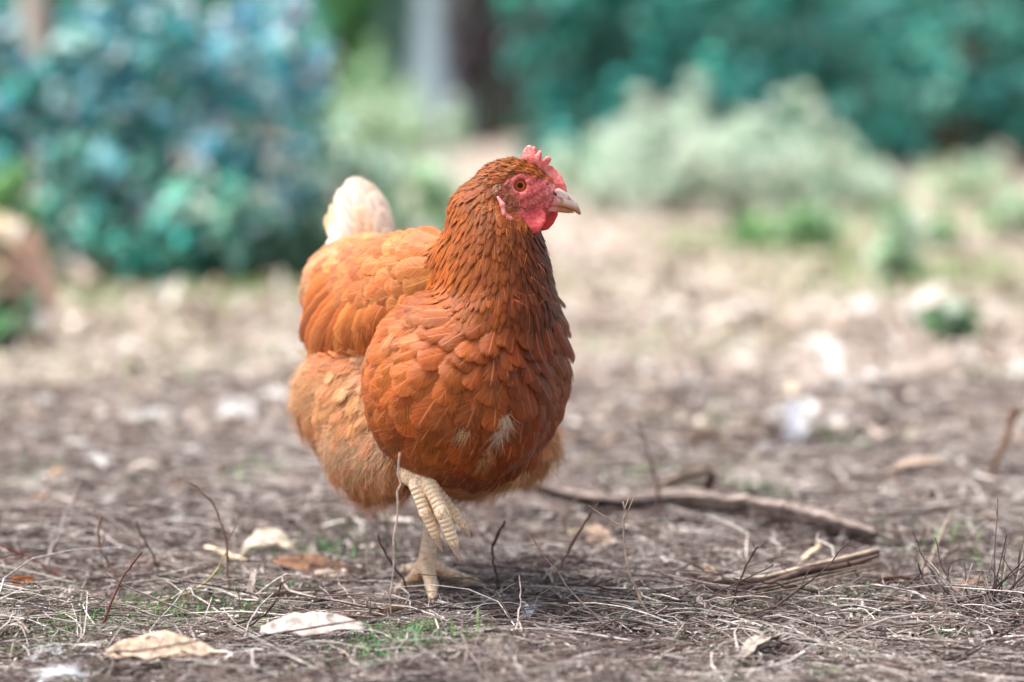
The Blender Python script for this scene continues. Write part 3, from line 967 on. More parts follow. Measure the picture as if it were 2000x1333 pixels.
# eyes
def flat(name, c, rough=0.05, coat=0.5):
    t = NT(name)
    vec = t.n('ShaderNodeTexCoord').outputs['Object']
    t.set(Base_Color=t.mix(t.ramp(t.noise(900, 2, vec), 0.3, 0.7), c * 0.75, c * 1.2), Roughness=rough)
    t.b.inputs['Coat Weight'].default_value = coat
    t.b.inputs['Coat Roughness'].default_value = 0.02
    t.b.inputs['Specular IOR Level'].default_value = 0.2
    return t.m
M_IRIS = flat('iris_amber', lin(216, 116, 46), 0.3, 0.15)
M_PUP = flat('pupil_black', lin(3, 2, 2), 0.25, 0.06)
def cap_dome(c, n, r, r0, r1, lift, nr=6, ns=28):
    a = axes(n)
    rr = np.linspace(r0, r1, nr); ph = np.linspace(0, 2 * np.pi, ns, endpoint=False)
    RR, PH = np.meshgrid(rr, ph, indexing='ij')
    x = np.sqrt(np.maximum(r * r - RR * RR, 0)) + lift
    q = np.stack([x, RR * np.cos(PH), RR * np.sin(PH)], -1)
    V = (q @ a + c).reshape(-1, 3)
    i = np.arange(nr * ns).reshape(nr, ns)
    F = np.stack([i[:-1], i[1:], np.roll(i, -1, 1)[1:], np.roll(i, -1, 1)[:-1]], -1).reshape(-1, 4)
    return V, F
for s in (1, -1):
    ec = EYE[s] - EYN[s] * 0.0062
    V, F = cap_dome(ec, EYN[s], 0.0078, 0.00001, 0.0070, 0.0)
    ey = obj('eye', mesh('eye', V, F, M_IRIS), HEN)
    PLOC[ey.name] = np.zeros(3)
    V, F = cap_dome(ec, EYN[s], 0.0078, 0.00001, 0.0024, 0.0002)
    obj('pupil', mesh('pupil', V, F, M_PUP), ey, loc=(0, 0, 0))
# ear lobes: pale tuft above, pink fold below
M_EAR = mat_skin('ear_lobe_flesh', lin(190, 98, 98), lin(204, 136, 130), 300, 0.45, 0.0004, 0.2)
for s in (1, -1):
    Yf = lambda d: HY - s * (0.0200 + d)
    pts = [hpt(973, 384, Yf(0.002)), hpt(982, 398, Yf(0.005)), hpt(985, 416, Yf(0.007)), hpt(996, 426, Yf(0.006)), hpt(1004, 431, Yf(0.003))]
    rd = [0.0014, 0.0022, 0.0018, 0.0024, 0.0014]
    a_ = np.array(pts)
    lo, hi = a_.min(0) - 0.005, a_.max(0) + 0.005
    V, F = surfnet(lambda P: chain(P, pts, rd, 0.002), *[np.arange(lo[i], hi[i], 0.0009) for i in range(3)])
    obj('ear_lobe', mesh('ear_lobe', V, F, M_EAR), HEN)
SV, SF_, SC = [], [], []
for s in (1, -1):
    n = 190
    P = np.array([hpt(970 + 4 * a - 2 * b, 366 + 7 * b, HY - s * 0.0172) for a, b in np.clip(rng.normal(0, 0.8, (n, 2)), -1.4, 1.4)])
    T = nrm(np.array([-0.25, -s * 0.25, -0.8]) + rng.normal(0, 0.25, (n, 3)))
    N = np.tile([0, -s * 1.0, 0], (n, 1))
    add_strands(strands(P, N, T, rng.uniform(0.003, 0.0065, n), np.full(n, 0.0005), vary(np.tile(lin(214, 180, 150), (n, 1)), n), rng.uniform(0.1, 0.4, n), 0.2))
obj('ear_tuft', mesh('ear_tuft', np.concatenate(SV), np.concatenate(SF_), M_DOWN, col=np.concatenate(SC)), HEN, kind='stuff')
# claws
M_CLAW = mat_skin('claw_horn', lin(200, 166, 150), lin(210, 186, 172), 260, 0.35, 0.0002)
def tube(pts, rad, ns=8, cap_ends=True):
    pts = np.asarray(pts, float); n = len(pts)
    tg = nrm(np.gradient(pts, axis=0))
    ref = np.array([0.31, 0.22, 0.93]) if abs(tg[0, 2]) < 0.9 else np.array([1.0, 0.2, 0])
    a = nrm(np.cross(tg, ref)); b = np.cross(tg, a)
    ph = np.linspace(0, 2 * np.pi, ns, endpoint=False)
    V = pts[:, None] + np.asarray(rad)[:, None, None] * (a[:, None] * np.cos(ph)[:, None] + b[:, None] * np.sin(ph)[:, None])
    i = np.arange(n * ns).reshape(n, ns)
    F = np.stack([i[:-1], np.roll(i, -1, 1)[:-1], np.roll(i, -1, 1)[1:], i[1:]], -1).reshape(-1, 4)
    return V.reshape(-1, 3), F
def bez(a, b, c, n):
    t = np.linspace(0, 1, n)[:, None]
    return (1 - t) ** 2 * a + 2 * t * (1 - t) * b + t * t * c
for toe, rr, L_ in [(RTOES[0], .0040, .015), (RTOES[1], .0046, .016), (RTOES[2], .0035, .011), (RHAL, .003, .009),
                    (LTOES[0], .0035, .012), (LTOES[1], .0038, .012), (LTOES[2], .0035, .014), (LTOES[3], .003, .009)]:
    d = nrm(toe[-1] - toe[-2])
    a = toe[-1] - d * 0.003
    raised = toe[-1][2] > 0.03
    b = a + d * L_ * 0.6 + np.array([0, 0, -0.001 if raised else 0.001])
    c = a + d * L_ + np.array([0.001, 0, -0.004 if raised else -0.004])
    V, F = tube(bez(a, b, c, 7), rr * np.array([1, .95, .82, .66, .48, .28, .05]), 10)
    obj('claw', mesh('claw', V, F, M_CLAW), HEN)
# horny scales on the toes and shanks
SV, SF_, SC = [], [], []
def scales(pts, rad, pitch, faced, span=1.9, col=lin(246, 218, 186)):
    pts = np.array(pts); seg = np.linalg.norm(np.diff(pts, axis=0), axis=1); s = np.r_[0, np.cumsum(seg)]
    n = int(s[-1] / pitch)
    for i in range(n):
        q = (i + 0.5) * pitch
        c = np.array([np.interp(q, s, pts[:, k]) for k in range(3)])
        c2 = np.array([np.interp(min(q + 0.002, s[-1]), s, pts[:, k]) for k in range(3)])
        c1 = np.array([np.interp(max(q - 0.002, 0), s, pts[:, k]) for k in range(3)])
        t = nrm(c2 - c1); r = np.interp(q, s, rad)
        f = nrm(faced - t * (faced @ t)); b = np.cross(t, f)
        ph = np.linspace(-span / 1.25, span / 1.25, 9)
        V = []
        for j, (o, h) in enumerate(((-0.52, -0.0003), (-0.30, 0.00055), (0.25, 0.00065), (0.50, -0.0004))):
            rr_ = r + h - 0.0009 * (np.abs(ph) / ph.max()) ** 6
            V.append(c + t * o * pitch + (f * np.cos(ph)[:, None] + b * np.sin(ph)[:, None]) * rr_[:, None])
        V = np.concatenate(V)
        g = np.arange(36).reshape(4, 9)
        off = sum(len(x) for x in SV)
        SV.append(V); SF_.append(np.stack([g[:-1, :-1], g[:-1, 1:], g[1:, 1:], g[1:, :-1]], -1).reshape(-1, 4) + off)
        sc_ = np.tile(np.clip(col * rng.uniform(0.86, 1.1), 0, 1), (36, 1)); sc_[:9] *= 0.55; sc_[27:] *= 0.6
        SC.append(sc_)
fc = np.array([0.15, -1, 0.25])
for t_, r_ in zip(RTOES, RTR): scales(t_, r_, 0.0042, fc)
for t_, r_ in zip(LTOES, LTR): scales(t_[0:], r_, 0.0055, UP + np.array([0, -0.2, 0]), 1.7)
scales([LLEG[1], LLEG[2]], [0.0066, 0.0078], 0.0055, fc, 1.8, lin(240, 218, 192))
obj('leg_scales', mesh('leg_scales', np.concatenate(SV), np.concatenate(SF_), M_SCALE, col=np.concatenate(SC)), HEN, kind='stuff')

# ================================================================== litter on the ground
PALT = np.array([lin(*c) for c in ((78, 67, 66), (108, 96, 94), (134, 122, 119), (158, 147, 143), (180, 171, 166), (118, 100, 95), (58, 48, 47), (142, 127, 119), (98, 80, 77), (198, 190, 185))])
SANDP = np.array([lin(*c) for c in ((164, 148, 137), (178, 163, 151), (188, 175, 164), (150, 136, 125), (180, 164, 151), (200, 190, 182))])
PAL = np.array([lin(*c) for c in ((100, 90, 86), (134, 123, 118), (164, 154, 149), (186, 178, 172), (204, 197, 191), (148, 134, 127), (72, 63, 62), (170, 159, 152), (196, 190, 187))])
def view_x(y, over=1.15):
    return 0.2118 * (y - CAM_Y) * over + 0.22 + 0.10 * np.clip(y, 0, 6)
def scatter(n, y0, y1, power=1.0):
    y = y0 + (y1 - y0) * rng.random(3 * n + 9) ** power
    x = rng.uniform(-1, 1, 3 * n + 9) * view_x(y)
    dens = 0.5 + 0.5 * np.sin(x * 13 + 2 * np.sin(y * 9)) * np.sin(y * 11 + 1.5 * np.sin(x * 7 + 1))
    bare = np.exp(-(((x + 0.12) / 0.10) ** 2 + ((y - 0.12) / 0.09) ** 2))      # trodden soil by the standing foot
    keep = rng.random(len(x)) < (0.25 + 0.75 * dens) * (1 - 0.8 * bare)
    x = np.r_[x[keep], x[~keep]][:n]; y = np.r_[y[keep], y[~keep]][:n]
    return x, y
def many_tubes(x, y, z, L, r, ang, curv, arch, tilt, col, K=5, ns=3):
    n = len(x)
    s = np.linspace(-0.5, 0.5, K)
    a = ang[:, None] + curv[:, None] * s
    px = x[:, None] + L[:, None] * (s * np.cos(ang[:, None]) - curv[:, None] * s * s * np.sin(ang[:, None]))
    py = y[:, None] + L[:, None] * (s * np.sin(ang[:, None]) + curv[:, None] * s * s * np.cos(ang[:, None]))
    pz = z[:, None] + arch[:, None] * (0.25 - s * s) * 4 + tilt[:, None] * L[:, None] * (s + 0.5)
    wob = rng.normal(0, 0.03, (n, K, 2)) * L[:, None, None]
    c = np.stack([px + wob[..., 0], py + wob[..., 1], pz], -1)
    side = np.stack([-np.sin(a), np.cos(a), np.zeros_like(a)], -1)
    ph = np.linspace(0, 2 * np.pi, ns, endpoint=False)
    rr = r[:, None] * np.linspace(1.0, 0.45, K)
    V = c[:, :, None] + rr[..., None, None] * (side[:, :, None] * np.cos(ph)[:, None] + np.array([0, 0, 1.0]) * np.sin(ph)[:, None])
    i = np.arange(K * ns).reshape(K, ns)
    Fq = np.stack([i[:-1], np.roll(i, -1, 1)[:-1], np.roll(i, -1, 1)[1:], i[1:]], -1).reshape(-1, 4)
    F = (Fq[None] + (np.arange(n) * K * ns)[:, None, None]).reshape(-1, 4)
    C = np.repeat(col[:, None], K * ns, 1).reshape(-1, 3)
    return V.reshape(-1, 3), F, C
def many_flakes(x, y, z, L, W, col, tiltm=0.5, curl=0.35):
    n = len(x)
    a = rng.uniform(0, 2 * np.pi, n)
    t = nrm(np.stack([np.cos(a), np.sin(a), rng.normal(0, tiltm, n)], -1))
    up = nrm(np.stack([rng.normal(0, tiltm, n), rng.normal(0, tiltm, n), np.ones(n)], -1))
    b = nrm(np.cross(up, t)); nn = np.cross(t, b)
    c = np.stack([x, y, z], -1)
    V = []
    cu = rng.normal(0, curl, n)
    for s, w in ((-0.5, 0.35), (-0.1, 1.0), (0.5, 0.3)):
        ctr = c + t * (L * s)[:, None] + nn * (cu * L * s * s * 2)[:, None]
        for q in (-0.5, 0.5):
            V.append(ctr + b * (W * w * q)[:, None] * rng.uniform(0.7, 1.3, (n, 1)) + nn * (W * 0.15)[:, None] * abs(q))
    V = np.stack(V, 1)
    Fq = np.array([[0, 1, 3, 2], [2, 3, 5, 4]])
    F = (Fq[None] + (np.arange(n) * 6)[:, None, None]).reshape(-1, 4)
    return V.reshape(-1, 3), F, np.repeat(col[:, None], 6, 1).reshape(-1, 3)
def pal(n, P=PAL, s=0.18):
    return np.clip(P[rng.integers(0, len(P), n)] * np.exp(rng.normal(0, s, (n, 1))), 0, 1)
def stuff(name, parts_, mat, label, cat):
    off = 0; V, F, C = [], [], []
    for v, f, c in parts_:
        V.append(v); F.append(f + off); C.append(c); off += len(v)
    obj(name, mesh(name, np.concatenate(V), np.concatenate(F), mat, col=np.concatenate(C)), label=label, cat=cat, kind='stuff')
P_ = []
def tw(n, y0, y1, Lm, rm, power=1.0, zup=0.010, tm=0.10):
    x, y = scatter(n, y0, y1, power)
    L = Lm * np.exp(rng.normal(0, 0.5, n))
    return many_tubes(x, y, gz(x, y) + rng.random(n) ** 1.6 * zup, L, rm * np.exp(rng.normal(0, 0.35, n)), rng.uniform(0, 2 * np.pi, n),
                      rng.normal(0, 0.7, n), np.abs(rng.normal(0, 0.05, n)) * L, np.abs(rng.normal(0, tm, n)), pal(n, PALT))
P_.append(tw(19000, -0.46, 0.35, 0.026, 0.00055))
P_.append(tw(10500, -0.46, 0.45, 0.050, 0.0007, zup=0.014))
P_.append(tw(13000, 0.25, 1.7, 0.05, 0.0011, 1.3, 0.016))
P_.append(tw(900, 1.4, 3.5, 0.08, 0.0020, 1.3, 0.02))
stuff('fine_twig_litter', P_, M_TWIG, 'carpet of fine dry twigs and stems all over the ground', 'litter')
P_ = []
for n, y0, y1, Lm, Wm, zu in ((13000, -0.46, 0.3, 0.0075, 0.0034, 0.007), (9500, 0.2, 1.2, 0.011, 0.0045, 0.008), (7000, 1.0, 3.0, 0.024, 0.010, 0.012), (3600, 2.5, 6.5, 0.05, 0.026, 0.015)):
    x, y = scatter(n, y0, y1, 1.2)
    P_.append(many_flakes(x, y, gz(x, y) + rng.random(n) * zu + 0.001, Lm * np.exp(rng.normal(0, 0.45, n)), Wm * np.exp(rng.normal(0, 0.4, n)), pal(n, PAL if y1 < 2 else SANDP, s=0.2)))
stuff('leaf_crumb_litter', P_, M_LITTER, 'crumbled dead leaves and bark flakes covering the soil', 'litter')

# green: moss and short grass in patches
def blades_grass(cx, cy, rad, n, h, col):
    x = cx + rng.normal(0, rad, n); y = cy + rng.normal(0, rad * 1.3, n)
    a = rng.uniform(0, 2 * np.pi, n); hh = h * np.exp(rng.normal(0, 0.3, n)); w = np.minimum(hh * 0.07, 0.0006 + hh * 0.02)
    d = np.stack([np.cos(a), np.sin(a), np.zeros(n)], -1); s_ = np.stack([-np.sin(a), np.cos(a), np.zeros(n)], -1)
    b = np.stack([x, y, gz(x, y)], -1)
    ln = rng.uniform(0.2, 1.1, n)[:, None]
    m_ = b + d * (hh[:, None] * 0.25 * ln) + UP * hh[:, None] * 0.6
    t_ = b + d * (hh[:, None] * 0.8 * ln) + UP * hh[:, None] * (1.0 - 0.35 * ln)
    V = np.stack([b - s_ * w[:, None], b + s_ * w[:, None], m_ + s_ * w[:, None] * 0.8, m_ - s_ * w[:, None] * 0.8, t_ + s_ * w[:, None] * 0.1, t_ - s_ * w[:, None] * 0.1], 1)
    F = (np.array([[0, 1, 2, 3], [3, 2, 4, 5]])[None] + (np.arange(n) * 6)[:, None, None]).reshape(-1, 4)
    return V.reshape(-1, 3), F, np.repeat(vary(np.tile(col, (n, 1)), n, 0.25, 0.08)[:, None], 6, 1).reshape(-1, 3)
P_ = []
G1, G2 = lin(96, 144, 92), lin(122, 146, 100)
for _ in range(46):      # moss in the front litter
    px, py = rng.uniform(0, 620) if _ < 30 else rng.uniform(1150, 2000), rng.uniform(1130, 1330)
    g = gnd(px, py)
    P_.append(blades_grass(g[0], g[1], rng.uniform(.006, .016), 90, .0075, lin(128, 148, 108)))
for px, py, rad, n, h in ((800, 1272, .022, 420, .013), (860, 1262, .02, 320, .013), (900, 1258, .02, 180, .011), (740, 1285, .02, 200, .012), (345, 1190, .03, 350, .008), (120, 1225, .04, 450, .008), (60, 1250, .03, 300, .008), (250, 1220, .03, 250, .008), (430, 1180, .02, 160, .008),
                          (560, 1160, .02, 120, .008), (1260, 1185, .03, 220, .008), (1330, 1180, .025, 160, .008), (1480, 1190, .02, 140, .009), (1700, 1165, .02, 140, .009), (1620, 1180, .015, 80, .008), (1820, 1060, .05, 240, .016), (1480, 965, .03, 120, .016), (1330, 930, .04, 120, .015),
                          (660, 1060, .04, 260, .012), (600, 1080, .03, 160, .010), (480, 930, .03, 90, .018), (1240, 930, .03, 60, .016), (1350, 840, .05, 90, .02), (1640, 870, .04, 60, .02), (70, 950, .06, 100, .018), (430, 1130, .03, 120, .01), (1960, 1150, .03, 120, .01), (1100, 1050, .03, 60, .01)):
    g = gnd(px, py)
    P_.append(blades_grass(g[0], g[1], rad, n, h * 1.15, G1 if rng.random() < 0.6 else G2))
for px, py, rad, n, h in ((1400, 660, .12, 160, .025), (1250, 680, .12, 150, .025), (1560, 610, .12, 120, .025), (830, 570, .3, 200, .03), (350, 570, .35, 900, .035), (200, 575, .3, 700, .035), (520, 560, .3, 500, .03), (600, 690, .15, 260, .02), (300, 650, .2, 260, .025), (160, 740, .15, 260, .02),
                          (1750, 560, .2, 420, .05), (1900, 540, .22, 420, .05), (1480, 490, .18, 320, .06), (1560, 480, .18, 320, .06), (1680, 510, .15, 200, .05), (1850, 440, .3, 250, .05), (1700, 450, .3, 200, .05), (1350, 540, .2, 80, .03), (1950, 620, .12, 200, .03), (1220, 560, .3, 160, .03)):
    g = gnd(px, py)
    P_.append(blades_grass(g[0], g[1], rad, n, h, lin(128, 166, 104) if rng.random() < 0.6 else lin(150, 176, 120)))
stuff('short_grass', P_, M_GRASS, 'thin patches of short green grass and moss between the litter', 'grass')

# ------------------------------------------------------------------ single twigs
def stalk_mesh(pts, r0, r1, ns=6, shoots=0, knobs=True):
    pts = np.asarray(pts, float)
    t0 = np.linspace(0, 1, len(pts)); tt = np.linspace(0, 1, max(9, 3 * len(pts)))
    # smooth interpolation through the given points
    q = np.stack([np.interp(tt, t0, pts[:, k]) for k in range(3)], -1)
    for _ in range(2):
        q[1:-1] = q[:-2] * 0.25 + q[1:-1] * 0.5 + q[2:] * 0.25
    Lt = np.linalg.norm(np.diff(q, axis=0), axis=1).sum()
    q[1:-1] += rng.normal(0, Lt * 0.006, q[1:-1].shape)
    rad = np.linspace(r0, r1, len(q)) * (1 + (rng.random(len(q)) < 0.25) * 0.35 * knobs)
    V, F = tube(q, rad, ns)
    VV, FF = [V], [F]
    for _ in range(shoots):
        i = rng.integers(len(q) // 3, len(q) - 1)
        d = nrm(q[-1] - q[0]); sd_ = nrm(np.cross(d, rng.normal(0, 1, 3)))
        l = Lt * rng.uniform(0.08, 0.28)
        sp = np.array([q[i], q[i] + (d * 0.5 + sd_ * 0.6) * l * 0.5, q[i] + (d * 0.9 + sd_ * 0.9) * l * 0.9])
        v, f = tube(sp, np.array([0.7, 0.55, 0.3]) * rad[i], 4)
        off = sum(len(x) for x in VV)
        VV.append(v); FF.append(f + off)
    return np.concatenate(VV), np.concatenate(FF)
def twig(label, pxs, r0, r1, colr, shoots=0, group=None, base=None, name='twig', cat='twig'):
    """pxs: (px, py) of the photograph; the foot stands on the ground, the rest keeps its depth unless a third value shifts it"""
    b = gnd(*pxs[0][:2], z=0.0)
    pts = []
    for p in pxs:
        Y = b[1] + (p[2] if len(p) > 2 else 0)
        pts.append(at(p[0], p[1], Y))
    pts = np.array(pts)
    pts[0, 2] -= 0.003
    V, F = stalk_mesh(pts, r0, r1, shoots=shoots)
    return thing(name, V, F, M_TWIG, pts[0], label, cat, group, col=colr)
DK, MD, PL, RD = lin(84, 62, 58), lin(128, 104, 92), lin(196, 176, 158), lin(112, 74, 66)
twig('long kinked twig rising beside the curled beige leaf', [(447, 1165), (443, 1120), (443, 1060), (432, 1015), (410, 975), (385, 950), (366, 945)], .0013, .0007, MD, 2)
twig('pale green arched twig bending up out of the twig tangle', [(300, 1172), (345, 1168), (395, 1145), (425, 1115), (441, 1080)], .0012, .0008, lin(170, 156, 110))
twig('dark slanting twig crossing the twig tangle', [(195, 1235), (210, 1195), (232, 1140), (255, 1105), (277, 1080)], .0013, .0008, RD)
twig('hooked twig with a pale bent tip among the tangle', [(240, 1150), (215, 1105), (194, 1072), (189, 1030), (199, 1008)], .0014, .0012, MD, 2)
twig('thin dark twig leaning over a white scrap', [(315, 1130), (300, 1085), (282, 1055), (268, 1030), (267, 1017)], .0010, .0008, DK)
twig('reddish twig slanting low across the tangle towards a pale leaf', [(150, 1140), (110, 1120), (60, 1090), (0, 1066)], .0013, .0011, RD, 1)
twig('short straight twig stub standing in the tangle', [(108, 1090), (106, 1070), (106, 1046)], .0011, .0009, DK)
twig('stubby forked twig standing near the beige leaf', [(538, 1185), (545, 1160), (548, 1140), (553, 1138)], .0011, .0008, DK, 2)
twig('curved dark twig standing before the hen\'s standing foot', [(806, 1165), (790, 1135), (765, 1100), (745, 1070), (739, 1045)], .0012, .0008, DK)
twig('fine upright twig beside the hen\'s left toe', [(724, 1140), (718, 1110), (714, 1080), (722, 1060)], .0008, .0005, PL)
twig('dark forked twig standing by the tip of the hen\'s right toe', [(973, 1160), (972, 1125), (962, 1100), (960, 1070), (972, 1045), (986, 1018)], .0012, .0008, DK, 1)
twig('tall thin dark stem standing before the weathered branch', [(1285, 1042), (1289, 985), (1283, 930), (1266, 880), (1245, 820)], .0014, .0008, DK, 1)
twig('curved twig loop springing up near the weathered branch', [(1075, 1165), (1082, 1130), (1100, 1095), (1120, 1060), (1140, 1025), (1163, 995)], .0013, .0009, MD, 1)
twig('thin bent twig arching over the pale stick', [(1125, 1080), (1103, 1040), (1100, 1010), (1112, 985), (1132, 970)], .0010, .0007, MD)
twig('pale upright stem crossing the pale stick', [(1275, 1220), (1250, 1165), (1228, 1120), (1218, 1060), (1218, 1000), (1216, 980)], .0012, .0007, lin(168, 146, 132), 3)
twig('thin curved twig rising in front of the bark strip', [(1600, 1090), (1560, 1065), (1530, 1035), (1524, 1010), (1530, 985)], .0010, .0007, DK)
twig('bent dark twig standing before the bark strip', [(1690, 1160), (1678, 1135), (1668, 1110), (1655, 1098)], .0010, .0008, DK)
twig('dark pointed twig standing between the bark strip and the dry bush', [(1785, 1100), (1795, 1070), (1805, 1040), (1808, 1032)], .0012, .0009, DK)
twig('pale slanting stem beside the dry bush', [(1810, 1110), (1825, 1075), (1840, 1040), (1856, 1000)], .0012, .0008, PL)
twig('bleached curving twig beyond the bark strip', [(1850, 1030), (1740, 1070), (1755, 1040), (1830, 1003)], .0010, .0007, PL)
twig('blurred pale stalk standing before the hen\'s thigh', [(758, 1255), (764, 1150), (770, 1050), (776, 950), (781, 884)], .0006, .0009, lin(180, 160, 146), 0)
twig('dark tipped stalk leaning beyond the dry bush', [(1925, 950), (1945, 900), (1970, 850), (1982, 800)], .003, .0045, lin(116, 90, 74))
twig('thin fork of dark twigs rising from the litter', [(1425, 1195), (1445, 1130), (1465, 1090), (1480, 1068)], .0010, .0007, DK, 2)
# dry little bush at the edge: its stems are one plant
b0_ = gnd(1935, 1195)
bush = empty('dry_bush', b0_, 'dead twiggy little bush of wiry grey stems', 'bush')
for i in range(46):
    a = rng.normal(0, 1.0); h = rng.uniform(0.02, 0.075) if i > 5 else rng.uniform(0.08, 0.12); yy = rng.normal(0, 0.02)
    root = b0_ + np.array([rng.normal(0, 0.018), yy, -0.002])
    mid = root + np.array([math.sin(a) * h * 0.6, yy * 0.3, h * 0.45]); tip = root + np.array([math.sin(a) * h * (1.1 if i > 5 else 0.6) + 0.01, rng.normal(0, 0.02), h * math.cos(a * 0.5)])
    V, F = stalk_mesh([root, mid, tip], .0010, .0005, 5, 1)
    obj('stem', mesh('stem', V, F, M_TWIG, col=pal(1, PAL[[0, 1, 2, 6]])[0]), bush)
# what the loose pieces lie beside
LM = [((835, 1135), "the hen's standing foot"), ((1130, 975), 'the thin end of the weathered branch'), ((1390, 975), 'the broken stub of the branch'), ((1640, 1030), 'the thick end of the weathered branch'), ((1380, 1120), 'the low end of the bark strip'), ((1650, 1095), 'the raised end of the bark strip'), ((1930, 1190), 'the dry bush'),
      ((528, 1080), 'the arching beige leaf'), ((260, 1150), 'the twig tangle'), ((620, 1260), 'the long greyish leaf'), ((340, 1300), 'the tan orange leaf'), ((820, 1270), 'the green grass patch'), ((1036, 1212), 'the grey white feather scrap'), ((1220, 1030), 'the pale yellow stick'), ((1385, 880), 'the pinkish leaves'), ((1552, 880), 'the hooked white feather'),
      ((1830, 985), 'the bent pale root'), ((285, 945), 'the pale arched leaf ring'), ((600, 945), 'the grey stick'), ((103, 945), 'the orange tan leaf on edge'), ((38, 1160), 'the rusty leaf scrap'), ((450, 810), 'the pair of bright white feathers'), ((70, 745), 'the long dim stick'), ((1840, 670), 'the small leafy weed'), ((1760, 570), 'the tall thin green weed'), ((20, 668), 'the tan leaved plant'),
      ((400, 556), 'the bushy blue shrub'), ((1500, 480), 'the silvery weeds'), ((1300, 1190), 'the pale upright stem'), ((1600, 1250), 'the dark crumbly litter'), ((1250, 700), 'the thin grass behind the breast'), ((700, 600), "the hen's wing")]
LMP = np.array([gnd(*p)[:2] for p, _ in LM])
def beside(x, y):
    return LM[int(np.argmin(np.hypot(LMP[:, 0] - x, LMP[:, 1] - y)))][1]
def tone(c):
    l = float(np.dot(c, (0.3, 0.59, 0.11)))
    return 'dark' if l < 0.09 else 'greyish' if l < 0.24 else 'pale' if l < 0.42 else 'bleached'
def shed_label(px, py, L):
    g = gnd(px, py)
    return ('big' if L >= .045 else 'small' if L < .026 else 'middling') + ' white shed feather lying near ' + beside(g[0], g[1])
# the rest of the larger twigs
nearL = 'loose dry twig of a hand\'s length lying in the litter'
for i in range(230):
    x, y = scatter(1, -0.36, 0.55, 1.1)
    x, y = float(x[0]), float(y[0])
    if math.hypot(x + 0.075, y - 0.04) < 0.03:
        continue
    L = rng.uniform(0.05, 0.13); a = rng.uniform(0, 2 * np.pi); z = float(gz(np.array(x), np.array(y)))
    d = np.array([math.cos(a), math.sin(a), 0]); sd_ = np.array([-d[1], d[0], 0])
    k1 = rng.normal(0, 0.16)
    lift_ = abs(rng.normal(0, 0.010)) + 0.001
    rise = abs(rng.normal(0, 0.10)) * L if i % 7 else rng.uniform(0.3, 0.7) * L
    pts = [np.array([x, y, z - 0.001]) + d * L * s + sd_ * k1 * L * (s * (1 - s)) * 4 * 0.5 + UP * (lift_ * math.sin(math.pi * s) + rise * s * s + 0.002) for s in (0, .25, .5, .75, 1)]
    sh_ = int(rng.integers(0, 3)); cw = pal(1, PALT)[0]
    V, F = stalk_mesh(pts, rng.uniform(.0007, .0015), .0005, 5, sh_)
    lb = f"{tone(cw)} {'long' if L > .1 else 'short' if L < .07 else 'medium'} {['unbranched', 'forked', 'branching'][sh_]} twig {'sticking up' if rise > .03 else 'lying'} near {beside(x, y)}"
    thing('twig', V, F, M_TWIG, pts[0], lb, 'twig', 'loose twigs in the litter', col=cw)

# ------------------------------------------------------------------ fallen branch, bark strip, sticks
def log_mesh(pts, rad, ns=14, K=44, squash=0.7, rough=0.16):
    pts = np.asarray(pts, float)
    t0 = np.linspace(0, 1, len(pts)); tt = np.linspace(0, 1, K)
    q = np.stack([np.interp(tt, t0, pts[:, k]) for k in range(3)], -1)
    for _ in range(3):
        q[1:-1] = q[:-2] * 0.25 + q[1:-1] * 0.5 + q[2:] * 0.25
    rr = np.interp(tt, t0, rad)
    V, F = tube(q, rr, ns)
    V = V.reshape(K, ns, 3)
    ph = np.arange(ns)
    groove = 1 + rough * np.sin(ph * 2.4 + 1.0)[None] + rough * 0.8 * rng.normal(0, 1, ns)[None] + rough * 0.35 * rng.normal(0, 1, (K, ns))
    groove[0] *= 0.15; groove[-1] *= 0.15
    q[0] += (q[1] - q[0]) * 0.8; q[-1] += (q[-2] - q[-1]) * 0.8
    dv = (V - q[:, None]) * groove[..., None]
    dv[..., 2] *= squash
    return (q[:, None] + dv).reshape(-1, 3), F
def stripe_col(n, a, b):
    t = rng.random((n, 1)) ** 1.3
    return a * (1 - t) + b * t
def path(pp):
    """(px, py, height over ground)"""
    return [gnd(p[0], p[1], p[2]) for p in pp]
br = empty('fallen_branch', gnd(1390, 975), 'weathered grey brown fallen branch with a raised broken stub', 'branch')
for pp, rr in (([(1000, 945, .014), (1090, 965, .016), (1180, 985, .018), (1260, 978, .018), (1340, 968, .019), (1420, 978, .016)], [.005, .0075, .0095, .011, .0105, .006]),
               ([(1230, 985, .012), (1320, 978, .016), (1400, 985, .020), (1480, 996, .020), (1560, 1010, .019), (1640, 1030, .016), (1715, 1052, .010)], [.005, .0095, .0135, .0145, .015, .013, .007])):
    V, F = log_mesh([p_ + np.array([0, 0, .003]) for p_ in path(pp)], rr, squash=0.75, rough=0.30)
    bc = np.repeat(stripe_col(14, lin(48, 39, 37), lin(158, 143, 136))[None], 44, 0) * rng.uniform(0.75, 1.15, (44, 14, 1))
    obj('limb', mesh('limb', V, F, M_BARK, col=bc.reshape(-1, 3)), br)
YB = gnd(1390, 1000)[1]
V, F = log_mesh([at(1255, 968, YB), at(1295, 944, YB), at(1345, 926, YB), at(1396, 916, YB)], [.004, .006, .0075, .0065], 10, 14, 0.8, 0.25)
obj('stub', mesh('stub', V, F, M_BARK, col=np.repeat(stripe_col(10, lin(54, 42, 38), lin(160, 144, 132))[None], 14, 0).reshape(-1, 3)), br)
V, F = log_mesh([at(1394, 915, YB), at(1388, 945, YB), at(1374, 978, YB)], [.004, .0055, .006], 8, 8, 1.0)
obj('stub', mesh('stub', V, F, M_BARK, col=lin(76, 58, 52)), br)
V, F = log_mesh([gnd(1100, 1000, .004), gnd(1160, 1003, .007), gnd(1215, 996, .008)], [.003, .005, .003], 8, 12)
